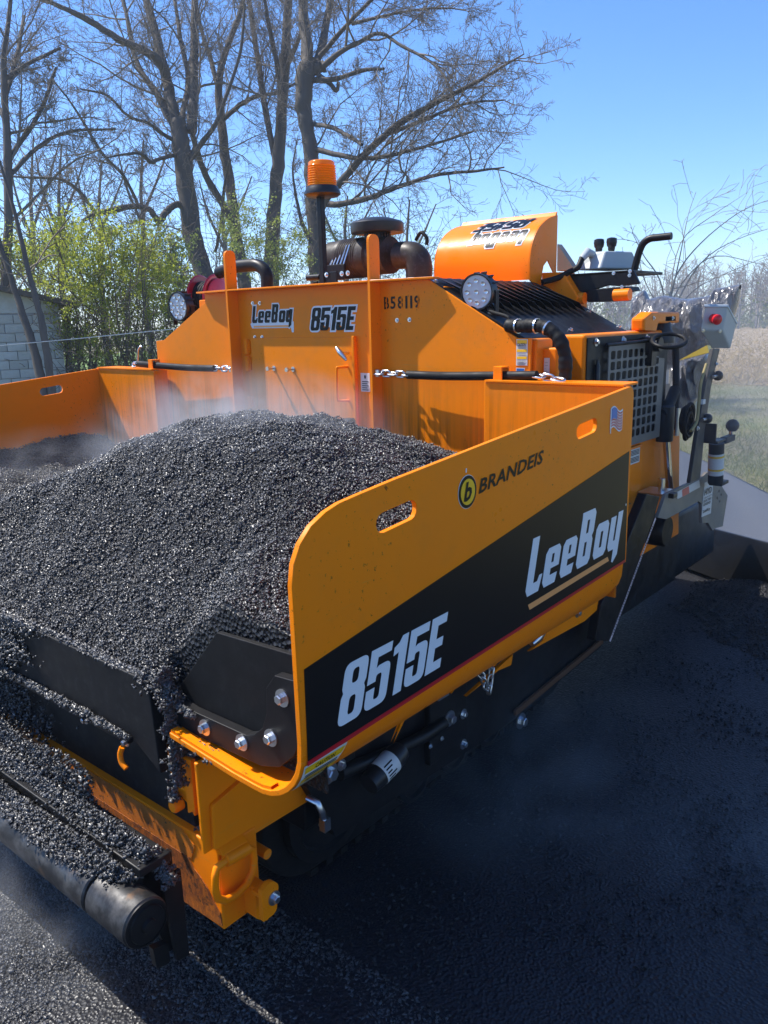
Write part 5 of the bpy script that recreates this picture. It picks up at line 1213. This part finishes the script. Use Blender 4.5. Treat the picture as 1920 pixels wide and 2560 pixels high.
def arm_label(pts, m, name='warning_label'): MB().px(yz(pts, 1.3535, zS), 1.3535, .001).build(name, m, SA)
arm_label([(862, 345), (845, 290), (1052, 175), (1060, 240)], M_LAB); MB().px(yz([(905, 325), (903, 262), (962, 230), (965, 292)], 1.3545, zS), 1.3545, .0008).build('label_bar', mat('label_red', (.62, .12, .10), .4), SA)
arm_label([(1072, 505), (1100, 200), (1178, 172), (1155, 470)], M_LAB, 'model_plate')
def pl_text(txt, a, c, hgt, X=1.3552, off=.012, m=M_DEC):
    A = on_x(*zS(*a), X); B = on_x(*zS(*c), X); v, f = font2d(txt, 1.0, off); xs = [q[0] for q in v]; ys = [q[1] for q in v]; w_ = max(xs)-min(xs); h_ = max(ys)-min(ys)
    e = (B-A)/w_; MB().add([(X, A.y+e.y*(q[0]-min(xs)), A.z+e.z*(q[0]-min(xs))+(q[1]-min(ys))/h_*hgt) for q in v], f).build('plate_lettering', m, SA)
pl_text('HYD', (1098, 315), (1162, 285), .030, off=.025); pl_text('HEAVY DUTY', (1096, 345), (1163, 312), .007); pl_text('ELECTRIC', (1092, 378), (1160, 345), .012, off=.018); pl_text('LEGEND', (1088, 410), (1152, 380), .013, off=.018); pl_text('LeeBoy', (1085, 478), (1148, 448), .020, off=.018)
for u, v in ((1228, 275), (1248, 305), (1213, 335), (1234, 365)): MB().lathe(on_x(*zS(u, v), 1.353), (1, 0, 0), [(.006, 0), (.007, .001), (0, .001)], 10).build('arm_hole_disc', M_DEC, SA)  # holes drawn as flat black discs, their inner shade put into the colour
b = MB(); q = on_x(*zS(815, 310), 1.36); b.box(q, (.03, .05, .022)); b.build('cable_block', M_PLASTIC, SA, None, .004)
b = MB(); q = on_x(*zS(720, 260), 1.30); b.box(q+Vector((-.02, 0, -.012)), (.12, .14, .012)); b.tube([q+Vector((0, 0, -.02)), q+Vector((0, 0, .05))], .014, 10); b.build('ram_foot', M_ZN, SA, None, .002)
MB().lathe(on_x(*zS(755, 625), 1.28), (1, 0, 0), [(0, -.12), (.07, -.12), (.074, -.11), (.074, .0), (.066, .01), (0, .01)], 28).build('auger_motor', M_BLK, PV, 40)
b = MB(); b.hexa([(-1.1, 2.70, .55), (.98, 2.70, .55), (.98, 3.4, .55), (-1.1, 3.4, .55), (-1.1, 2.70, 1.36), (.98, 2.70, 1.36), (.98, 3.4, 1.30), (-1.1, 3.4, 1.30)]); b.build('operator_platform_shade_block', M_BLK, PV, None, .01)  # platform block added and sized to cast shade on the road before the screed
# screed: mouldboard across the lane and body behind it
A0, A1 = Vector((.774, 4.10, .0)), Vector((2.25, 3.38, .0)); A0 = Vector((.70, 4.26, 0)); A1 = Vector((2.30, 3.44, 0))
dirs = (A1-A0).normalized(); nb_ = Vector((dirs.y, -dirs.x, 0)) if False else Vector((-dirs.y, dirs.x, 0))
def scr(u, z, w_): return A0+dirs*u+nb_*w_+Vector((0, 0, z))
LS = (A1-A0).length
b = MB(); b.hexa([scr(-.4, .03, 0), scr(LS, .03, 0), scr(LS, .03, .02), scr(-.4, .03, .02), scr(-.4, .325, 0), scr(LS, .385, 0), scr(LS, .385, .02), scr(-.4, .325, .02)])
MOUL = b.build('mouldboard', M_BLK, PV, None, .004)
b = MB(); b.hexa([scr(-.4, .02, .02), scr(LS, .02, .02), scr(LS, .02, .30), scr(-.4, .02, .30), scr(-.4, .12, .02), scr(LS, .14, .02), scr(LS, .14, .30), scr(-.4, .12, .30)]); b.build('screed_foot', M_BLK, MOUL, None, .006)
MB().tube([scr(1.35, .10, -.01), scr(1.7, .095, -.012), scr(LS, .10, -.012)], .012, 8).build('heater_rod', M_ZN, MOUL, 60)
b = MB(); b.hexa([(-1.3, 3.2, .25), (1.1, 3.2, .25), (1.1, 3.9, .25), (-1.3, 3.9, .25), (-1.3, 3.2, .62), (1.1, 3.2, .62), (1.1, 3.9, .62), (-1.3, 3.9, .62)]); b.build('screed_body', M_BLK, PV, None, .02)
# screed control post with push button box, ball knobs, chain
X4 = 1.40
pp = yz([(772, 1590), (834, 1560), (862, 1260), (900, 1000), (955, 765), (915, 765), (862, 1010), (812, 1320)], X4, z4)
b = MB(); b.px(pp, X4+.02, .018); POST = b.build('control_post', M_POST, PV, None, .003)
Db = float(np.dot(FWD, np.array(on_x(*z4(940, 600), X4))-CAM))
k_ = lambda u, v, d: at(*z4(u, v), Db+d)
F = [k_(862, 650, 0), k_(1000, 655, .02), k_(1048, 768, .15), k_(930, 766, .13), k_(892, 508, -.035), k_(1032, 508, -.015), k_(1086, 612, .115), k_(950, 612, .10)]
CBX = MB().hexa(F).build('push_button_box', M_BOX, POST, None, .006)
G_ = [F[4], F[5], F[6], F[7]]; ctr = sum(G_, Vector())/4; G_ = [ctr+(p-ctr)*1.06 for p in G_]; ul = ((F[5]-F[4]).cross(F[7]-F[4])).normalized(); ul = ul if ul.z > 0 else -ul
MB().hexa([p-ul*.004 for p in G_]+[p+ul*.012 for p in G_]).build('box_lid', M_BOX, CBX, None, .004)
nf = (F[1]-F[0]).cross(F[4]-F[0]).normalized()
if nf.dot(Vector(CAM)-F[0]) < 0: nf = -nf
q = (F[0]+F[1]+F[4]+F[5])/4+nf*.002-(F[1]-F[0])*.06
MB().lathe(q, nf, [(0, 0), (.020, 0), (.020, .012), (.017, .014), (.017, .022), (.022, .026), (.022, .036), (.016, .042), (0, .044)], 22).build('emergency_button', M_BUT, CBX, 40)
for t in (.1, .85): bolt(F[0].lerp(F[1], t)+(F[4]-F[0])*-.02+nf*.006, tuple(nf), .008, CBX)
for u, v, s in ((970, 932, 1), (905, 1195, 1)):
    q = on_x(*z4(u, v), X4+.03); MB().lathe(q, (.3, 1, 0), [(0, -.022), (.012, -.019), (.020, -.010), (.022, 0), (.020, .010), (.012, .019), (0, .022)], 18).build('ball_knob', M_PLASTIC, POST, 180)
    b = MB().tube([q-Vector((.0, .06, 0)), q], .007, 8).build('knob_stem', M_ZN, POST, 60)
cpx = yz([(885, 860), (850, 980), (838, 1100), (825, 1210), (790, 1270)], X4+.02, z4)
tube_obj('braided_cable', [(X4+.03, a, c) for a, c in cpx], .007, mat('braid_tan', (.30, .24, .10), .7), POST, 8)
wl = [(X4-.05+.02*math.sin(t*.9), 2.50+.055*math.cos(t), 1.235+.045*math.sin(t)+.004*t) for t in np.linspace(0, 6*PI, 60)]
tube_obj('coiled_cable', [on_x(*z4(780, 1250), X4)+Vector((.01*math.sin(t*.7), .05*math.cos(t), .06*math.sin(t)+.002*t)) for t in np.linspace(0, 8*PI, 80)], .008, M_RUB, POST, 6, 0)
for u, v in ((845, 1255), (960, 860)): bolt(on_x(*z4(u, v), X4+.021), (1, 0, 0), .010, POST)
MB().box(on_x(*z4(880, 1092), X4+.02), (.01, .03, .02)).build('post_tag', M_LAB, POST)
# depth crank
X5 = 1.42
cr = on_x(*z4(960, 1460), X5)
t0, t1 = on_x(*z4(962, 1345), X5), on_x(*z4(955, 1590), X5)
CR = MB().tube([t1, t0], .034, 18).build('depth_crank', M_BLK, PV, 60)
MB().tube([t0.lerp(t1, .25), t0.lerp(t1, .78)], .0348, 18).build('crank_label', M_LAB, CR, 60)
for k in (.30, .62): MB().tube([t0.lerp(t1, k), t0.lerp(t1, k+.045)], .0354, 18).build('crank_label_bar', M_YEL, CR, 60)
b = MB(); c5 = on_x(*z4(930, 1330), X5); b.hexa([c5+Vector(t) for t in ((-.045, -.055, -.006), (.045, -.055, -.006), (.045, .06, -.006), (-.045, .06, -.006), (-.045, -.055, .006), (.045, -.055, .006), (.045, .06, .006), (-.045, .06, .006))]); b.build('crank_plate', M_BLK, CR, None, .003); MB().box(c5+Vector((0, -.05, .04)), (.07, .012, .085)).build('crank_flag', M_BLK, CR, None, .003); h5 = on_x(*z4(1030, 1320), X5); MB().box(h5, (.03, .13, .03)).build('crank_arm', M_BLK, CR, None, .003)
k5 = on_x(*z4(1060, 1238), X5); MB().lathe(k5, (0, 0, 1), [(0, -.03), (.018, -.026), (.029, -.012), (.031, 0), (.028, .014), (.016, .027), (0, .031)], 20).build('ball_knob', M_PLASTIC, CR, 180)
MB().tube([k5-Vector((0, 0, .02)), k5-Vector((0, 0, .075))], .014, 12).build('knob_stem', M_CHR, CR, 60)
MB().box(on_x(*z4(975, 1588), X5), (.06, .10, .016)).build('crank_foot', M_BLK, CR, None, .003)

# ------------------------------------------------------------------ plastic sheets over the rear seats
def sheet_bag(name, outline, z, y, depth, label, group=None, slant=0.0, seed=0):
    """a draped plastic sheet: pillowed outline with sharp folds, front and back"""
    P = xz(outline, y, z); xs = [p[0] for p in P]; zs = [p[1] for p in P]; nx, nz = 70, 90
    x0, x1, z0, z1 = min(xs), max(xs), min(zs), max(zs)
    def colspan(xx):
        c = []
        for i in range(len(P)):
            a, b = P[i], P[(i+1) % len(P)]
            if (a[0] > xx) != (b[0] > xx): c.append(a[1]+(b[1]-a[1])*(xx-a[0])/(b[0]-a[0]))
        return (min(c), max(c)) if len(c) >= 2 else None
    rows = []; m_ = 110; n_ = 84
    for j in range(m_):
        xx = x0+(x1-x0)*(.004+.992*j/(m_-1)); s = colspan(xx)
        if s: rows.append((xx, s))
    b = MB(); vs = []; NR = len(rows)
    for side in (-1, 1):
        for k, (xx, (a, c)) in enumerate(rows):
            pe = max(0, 4*(k+.5)/NR*(1-(k+.5)/NR))**.5
            for i in range(n_):
                u = i/(n_-1); zz = a+(c-a)*u; prof_ = (max(0, 4*u*(1-u)))**.5*pe
                n3 = lambda fx, fz, o_: 1-abs(2*mnoise.noise(Vector((xx*fx+zz*fz*.35+seed, zz*fz-xx*fx*.3, side*o_+seed))))
                d = prof_*(depth*.40+.10*(n3(4, 2.5, 2.1)-.5)+.055*(n3(11, 5, 3.3)-.5)+.028*(n3(26, 12, 5.1)-.5)); vs.append((xx+.012*(n3(9, 9, 7)-.5)*prof_, y+side*d+slant*(zz-z0), zz+.014*(n3(14, 6, 8)-.5)*min(1, prof_*2)))
    fs = []
    for sd in (0, 1):
        o_ = sd*NR*n_
        for j in range(NR-1):
            for i in range(n_-1):
                q = (o_+j*n_+i, o_+j*n_+i+1, o_+(j+1)*n_+i+1, o_+(j+1)*n_+i); fs.append(q if sd == 0 else q[::-1])
    b.add(vs, fs); o = b.build(name, M_SHEET, None, 180); tagged(o, label, 'plastic sheet', group); return o
BG = 'black plastic sheets tied over the rear of the paver'
sheet_bag('plastic_sheet', [(405, 640), (415, 590), (470, 440), (520, 405), (552, 462), (640, 440), (705, 452), (780, 462), (890, 448), (930, 435), (962, 398), (1112, 372), (1095, 470), (1065, 560), (930, 790), (905, 800), (760, 850), (660, 900), (560, 820), (420, 700)], z4, 3.35, .30, 'crinkled black plastic sheet wrapped high over the rear seat', BG, 0, 3)
sheet_bag('plastic_sheet', [(680, 880), (740, 838), (905, 795), (915, 830), (880, 960), (850, 1060), (790, 1130), (720, 1195), (690, 1180), (680, 1000)], z4, 3.05, .22, 'black plastic sheet hanging below the yellow tape behind the control post', BG, 0, 9)
a = on_y(*z4(720, 840), 2.93); c = on_y(*z4(915, 790), 2.93); q = MB().hexa([a, c, c+Vector((0, .05, 0)), a+Vector((0, .05, 0)), a+Vector((.01, 0, .004)), c+Vector((-.01, 0, .035)), c+Vector((-.01, .05, .03)), a+Vector((.01, .05, .004))]).build('tape_band', M_YTAPE); tagged(q, 'yellow tape band round the black plastic sheet', 'tape')
# ------------------------------------------------------------------ hot mix: heap, spills, loose stones
_tab = nrs.rand(7, 512)
def vn(x, y, k):
    xi = np.floor(x).astype(int); yi = np.floor(y).astype(int); u = x-xi; v = y-yi; u = u*u*(3-2*u); v = v*v*(3-2*v)
    h = lambda a, b: _tab[k, (a*73+b*179+(a*b) % 31) % 512]
    return h(xi, yi)*(1-u)*(1-v)+h(xi+1, yi)*u*(1-v)+h(xi, yi+1)*(1-u)*v+h(xi+1, yi+1)*u*v
def hz(x, y):
    """surface of the heap in the hopper"""
    dx = x-.50; h = .975-.05*np.clip((-x-.1)/.4, 0, 1)+.40*np.exp(-(dx/np.where(dx < 0, .58, .80))**2*.5-(((y-.82)/.60)**2)*.5)
    h = h+.16*np.clip((-x-.85)/.68, 0, 1)**2
    h = h+.045*(vn(x*3.2, y*3.2, 1)-.5)+.030*(vn(x*9, y*9, 2)-.5)+.018*(vn(x*24, y*24, 3)-.5)+.010*(vn(x*55, y*55, 4)-.5)
    lip = .850+np.clip((x-1.035)/.19, 0, 1)*.160*np.exp(-np.maximum(y-.08, 0)/.25)
    fr = lip+.98*(y-.03)+.05*(vn(x*5, y*5, 5)-.5)*np.clip(y*6, 0, 1)+.02*(vn(x*30, y*30, 6)-.5)
    k = .045; d = np.clip(.5+.5*(h-fr)/k, 0, 1); return h+(fr-h)*d-k*d*(1-d)
xs = np.arange(-1.53, 1.533, .012); ys = np.arange(.032, 1.574, .012); X, Y = np.meshgrid(xs, ys); Z = hz(X, Y)-.004; Y = np.where((X > 1.03) & (Y < .09), .085, Y)
v = np.stack([X, Y, Z], -1).reshape(-1, 3); ny, nx = X.shape; i = np.arange(nx*ny).reshape(ny, nx)
f = np.stack([i[:-1, :-1], i[:-1, 1:], i[1:, 1:], i[1:, :-1]], -1).reshape(-1, 4)
sk = v[:nx].copy(); sk[:, 2] = .70; sk[:, 1] += .004; b0 = len(v); v = np.concatenate([v, sk]); j = np.arange(nx-1); f = np.concatenate([f, np.stack([b0+j, b0+j+1, j+1, j], -1)])
me = bpy.data.meshes.new('asphalt_heap'); me.from_pydata(v.tolist(), [], f.tolist()); HEAP = link('asphalt_heap', me, M_MIX, None, 180)
tagged(HEAP, 'heap of black steaming hot mix filling the paver hopper', 'asphalt', kind='stuff')
CUBE = np.array([(x, y, z) for x in (-1, 1) for y in (-1, 1) for z in (-1, 1)], float); CF = np.array([(0, 1, 3, 2), (4, 6, 7, 5), (0, 4, 5, 1), (2, 3, 7, 6), (0, 2, 6, 4), (1, 5, 7, 3)])
OCT = np.array([(1, 0, 0), (-1, 0, 0), (0, 1, 0), (0, -1, 0), (0, 0, 1), (0, 0, -1)], float); OF = np.array([(0, 2, 4), (2, 1, 4), (1, 3, 4), (3, 0, 4), (2, 0, 5), (1, 2, 5), (3, 1, 5), (0, 3, 5)])
TET = np.array([(1, 1, 1), (-1, -1, 1), (-1, 1, -1), (1, -1, -1)], float)*.8; TF = np.array([(0, 2, 1), (0, 1, 3), (0, 3, 2), (1, 2, 3)])
def stones(name, P, r, m=M_STONE, parent=None, tet=False):
    """irregular crushed stones, one mesh; P centres, r half sizes"""
    BV, BF = (TET, TF) if tet else (OCT, OF); nv, nk = len(BV), len(BF)
    n = len(P); q = nrs.normal(size=(n, 4)); q /= np.linalg.norm(q, axis=1, keepdims=True); w_, x, y, z = q.T
    R = np.stack([1-2*(y*y+z*z), 2*(x*y-z*w_), 2*(x*z+y*w_), 2*(x*y+z*w_), 1-2*(x*x+z*z), 2*(y*z-x*w_), 2*(x*z-y*w_), 2*(y*z+x*w_), 1-2*(x*x+y*y)], -1).reshape(n, 3, 3)
    base = BV[None]*nrs.uniform(.55, 1.35, (n, nv, 1))+nrs.normal(size=(n, nv, 3))*.16; base *= nrs.uniform(.65, 1.15, (n, 1, 3))*r[:, None, None]
    V = np.einsum('nij,nkj->nki', R, base)+P[:, None]
    F = (BF[None]+(np.arange(n)*nv)[:, None, None]).reshape(-1); nf = n*nk
    me = bpy.data.meshes.new(name); me.vertices.add(n*nv); me.vertices.foreach_set('co', V.reshape(-1)); me.loops.add(nf*3); me.loops.foreach_set('vertex_index', F)
    me.polygons.add(nf); me.polygons.foreach_set('loop_start', np.arange(nf)*3); me.polygons.foreach_set('loop_total', np.full(nf, 3)); me.update(calc_edges=True)
    return link(name, me, m, parent)
def rsize(n, a=.0021, b=.0058): return a+(b-a)*nrs.rand(n)**2.6
n = 165000; x = nrs.uniform(-1.535, 1.535, n); y = .030+1.54*nrs.rand(n)**1.12; keep = (x > -1.2) | (nrs.rand(n) < .6); x, y = x[keep], y[keep]
r = rsize(len(x)); z = hz(x, y)+r*nrs.uniform(-.3, .75, len(x)); ok = (x < 1.03) | (y > .086); x, y, z, r = x[ok], y[ok], z[ok], r[ok]
o = stones('heap_stone', np.stack([x, y, z], -1), r*.95, M_STONE, None, True); tagged(o, kind='stuff', label='loose stones over the surface of the hot mix heap', cat='asphalt')
# stones fallen down the gap beside the apron, along the lips, on beam and roller bar
def ridge(P0, P1, n, wd, ht, rs=(.0024, .0068), edge=.35):
    t = nrs.rand(n); u = nrs.normal(size=n)*.42; k = .55+.45*np.sin(t*17+P0[2]*9)*np.sin(t*7.3+1); c = np.outer(1-t, P0)+np.outer(t, P1)
    c[:, 1] += u*wd*(1+edge*np.sin(t*23)); c[:, 2] += ht*np.exp(-u*u*3)*nrs.rand(n)*(.55+.45*k); return c, rsize(n, *rs)
Ps, Rs = [], []
for a_ in (((-1.1, -.030, .450), (.80, -.055, .430), 12000, .034, .135), ((-1.1, -.165, .385), (.98, -.160, .385), 6000, .022, .030), ((-1.12, -.078, .437), (1.09, -.078, .437), 12000, .030, .050), ((-1.14, -.145, .396), (1.04, -.135, .396), 13000, .040, .048), ((.90, -.13, .40), (1.08, -.12, .40), 700, .03, .03),
           ((-1.04, -.012, .676), (.94, -.012, .676), 3600, .012, .018), ((1.0, .02, .842), (1.10, .03, .80), 1100, .03, .05), ((1.065, .03, .80), (1.16, .03, .785), 420, .008, .012), ((1.10, .02, .725), (1.26, .02, .715), 900, .018, .02),
           ((1.06, .03, .87), (1.10, .02, .66), 1500, .03, .02), ((1.085, .02, .67), (1.12, .0, .60), 500, .022, .02), ((-1.03, .015, .852), (1.02, .015, .846), 6000, .012, .016), ((1.09, .07, .452), (1.19, .11, .452), 300, .030, .008), ((1.06, .05, .665), (1.12, .05, .64), 500, .015, .03), ((1.03, .03, .535), (1.06, .03, .53), 130, .012, .02), ((1.07, -.05, .43), (1.13, -.05, .37), 500, .025, .03)):
    c, r = ridge(*a_); Ps.append(c); Rs.append(r)
# sheet of mix that has slid over the left half of the apron
n = 9000; x = nrs.uniform(-.5, .56, n); zz = .672+.19*nrs.rand(n); k = (x < .30+.9*(zz-.672)+.06*np.sin(zz*60)+.05*nrs.normal(size=n)); x, zz = x[k], zz[k]
Ps.append(np.stack([x, -.004-.035*(1-(zz-.672)/.19)*nrs.rand(len(x)), zz], -1)); Rs.append(rsize(len(x), .003, .007))
n = 7000; x = nrs.uniform(-.6, .62, n); zz = .45+.20*nrs.rand(n); k = x < .42-1.3*(zz-.45)+.10*nrs.normal(size=n)
Ps.append(np.stack([x, .050-.07*(1-(zz-.45)/.2)*nrs.rand(n), zz], -1)[k]); Rs.append(rsize(n, .003, .007)[k])
o = stones('spilled_stone', np.concatenate(Ps), np.concatenate(Rs)*1.1, M_STONE, None, True); tagged(o, kind='stuff', label='hot mix spilled along the push roller, beam and apron', cat='asphalt')
# loose mix lying on the ground before and beside the machine
def scatter(n, x0, x1, y0, y1, rs, name, label, fall=None, m=M_STONE):
    x = nrs.uniform(x0, x1, n); y = nrs.uniform(y0, y1, n)
    if fall is not None: k = fall(x, y) > nrs.rand(n); x, y = x[k], y[k]
    r = rsize(len(x), *rs); z = r*nrs.uniform(-.2, .6, len(x))+.006*np.sin(8*x)*np.sin(9*y)
    o = stones(name, np.stack([x, y, z], -1), r, m, None, True); tagged(o, kind='stuff', label=label, cat='asphalt'); return o
scatter(115000, -.55, 1.9, -.95, .35, (.0024, .0068), 'ground_stone', 'loose crumbs of hot mix over the road before the roller', lambda x, y: np.clip(1.15-.25*(x-.6), .3, 1)*np.clip((.5-y)/.3, 0, 1)*np.clip((x+.55)/.9, 0, 1)*np.clip((1.9-x)/.5, 0, 1)*np.clip((y+.95)/.3, 0, 1))
scatter(50000, 1.1, 3.1, -.2, 4.6, (.0025, .0075), 'verge_stone', 'fine crumbs of hot mix over the shaded road beside the paver', lambda x, y: np.clip(.55+.25*np.sin(3*x+2*y)*np.sin(2.3*y-x), 0, 1)*np.clip(1.4-.22*y, .2, 1), M_CRUMB)
# windrow banked up before the screed
wx = np.arange(.9, 2.9, .03); wy = np.arange(1.9, 4.4, .03); X, Y = np.meshgrid(wx, wy)
def wz(x, y):
    d = (x-.70)*dirs.y*-1+(y-4.26)*dirs.x    # distance ahead of the mouldboard (negative in front)
    return -.03+.20*np.exp(-((d+.16)/.34)**2)*(.6+.6*vn(x*2.2, y*2.2, 1))*np.clip((x-.9)/.5, 0, 1)+.03*(vn(x*8, y*8, 2)-.3)+.015*(vn(x*26, y*26, 3)-.5)
Z = wz(X, Y); v = np.stack([X, Y, Z], -1).reshape(-1, 3); ny, nx = X.shape; i = np.arange(nx*ny).reshape(ny, nx)
f = np.stack([i[:-1, :-1], i[:-1, 1:], i[1:, 1:], i[1:, :-1]], -1).reshape(-1, 4)
me = bpy.data.meshes.new('asphalt_windrow'); me.from_pydata(v.tolist(), [], f.tolist()); o = link('asphalt_windrow', me, M_MIX, None, 180); tagged(o, 'bank of loose hot mix piled before the screed', 'asphalt', kind='stuff')
n = 18000; x = nrs.uniform(.95, 2.85, n); y = nrs.uniform(1.95, 4.3, n); z = wz(x, y); k = z > -.004; x, y, z = x[k], y[k], z[k]; r = rsize(len(x), .003, .009)
o = stones('windrow_stone', np.stack([x, y, z+r*.2], -1), r, M_CRUMB, None, True); tagged(o, kind='stuff', label='loose stones over the bank of mix before the screed', cat='asphalt')
TRI_ = ('TRIS', sum(len(p.data.polygons) for p in bpy.data.objects if p.type == 'MESH'))

# ------------------------------------------------------------------ steam off the hot mix, and the hazy air
def steam(label, c, half, dens, ns, lo=.45, hi=.75, rot=0.0):
    bm = bmesh.new(); bmesh.ops.create_icosphere(bm, subdivisions=3, radius=1.0); me = bpy.data.meshes.new('steam'); bm.to_mesh(me); bm.free()
    m = bpy.data.materials.new('steam'); m.use_nodes = True; t = m.node_tree; t.nodes.clear(); nn = t.nodes.new
    out = nn('ShaderNodeOutputMaterial'); pv = nn('ShaderNodeVolumePrincipled'); pv.inputs['Color'].default_value = (.93, .95, 1.0, 1); pv.inputs['Anisotropy'].default_value = .25
    tc = nn('ShaderNodeTexCoord'); mp = nn('ShaderNodeMapping'); mp.inputs['Scale'].default_value = half; t.links.new(tc.outputs['Object'], mp.inputs[0])
    no = nn('ShaderNodeTexNoise'); no.inputs['Scale'].default_value = ns; no.inputs['Detail'].default_value = 6; no.inputs['Roughness'].default_value = .62; no.inputs['Distortion'].default_value = 1.6; t.links.new(mp.outputs[0], no.inputs['Vector'])
    r1 = nn('ShaderNodeMapRange'); r1.inputs[1].default_value = lo; r1.inputs[2].default_value = hi; t.links.new(no.outputs[0], r1.inputs[0])
    ln = nn('ShaderNodeVectorMath'); ln.operation = 'LENGTH'; t.links.new(tc.outputs['Object'], ln.inputs[0])
    r2 = nn('ShaderNodeMapRange'); r2.interpolation_type = 'SMOOTHSTEP'; r2.inputs[1].default_value = 1.0; r2.inputs[2].default_value = .25; t.links.new(ln.outputs['Value'], r2.inputs[0])
    mu = nn('ShaderNodeMath'); mu.operation = 'MULTIPLY'; t.links.new(r1.outputs[0], mu.inputs[0]); t.links.new(r2.outputs[0], mu.inputs[1])
    m2 = nn('ShaderNodeMath'); m2.operation = 'MULTIPLY'; m2.inputs[1].default_value = dens; t.links.new(mu.outputs[0], m2.inputs[0]); t.links.new(m2.outputs[0], pv.inputs['Density'])
    t.links.new(pv.outputs[0], out.inputs['Volume']); me.materials.append(m)
    o = bpy.data.objects.new('steam', me); COL.objects.link(o); o.location = c; o.scale = half; o.rotation_euler = (0, 0, rot)
    tagged(o, label, 'steam', kind='stuff'); return o
steam('white steam drifting over the middle of the hot mix heap', at(600, 1130, 2.95), (.75, .6, .36), 9.0, 2.8, .42, .80)
steam('steam curling up inside the left hopper wing', (-1.0, .85, 1.08), (.62, .7, .17), 1.3, 3.4, .48, .74)
steam('pale steam low over the roller and road at the lower left', at(120, 2260, 2.35), (.6, .55, .42), 3.2, 2.4, .42, .80)
steam('thin blue steam over the shaded road beside the crawler', at(1280, 1900, 2.75), (.75, .75, .42), 1.0, 2.2, .42, .80)
steam('faint steam over the road at the lower right', at(1850, 2200, 2.55), (.5, .55, .4), 1.6, 2.2, .42, .80)
steam('thin steam blowing past the screed controls', (1.25, 3.3, 1.15), (1.1, 1.2, .85), .95, 1.3, .34, .75)
hz_m = bpy.data.materials.new('haze'); hz_m.use_nodes = True; t = hz_m.node_tree; t.nodes.clear()
pv = t.nodes.new('ShaderNodeVolumePrincipled'); pv.inputs['Color'].default_value = (.78, .88, 1.0, 1); pv.inputs['Density'].default_value = .0021; pv.inputs['Anisotropy'].default_value = .2
out = t.nodes.new('ShaderNodeOutputMaterial'); t.links.new(pv.outputs[0], out.inputs['Volume'])
o = MB().box((0, 10, 8), (660, 640, 18)).build('haze', hz_m); tagged(o, kind='stuff')
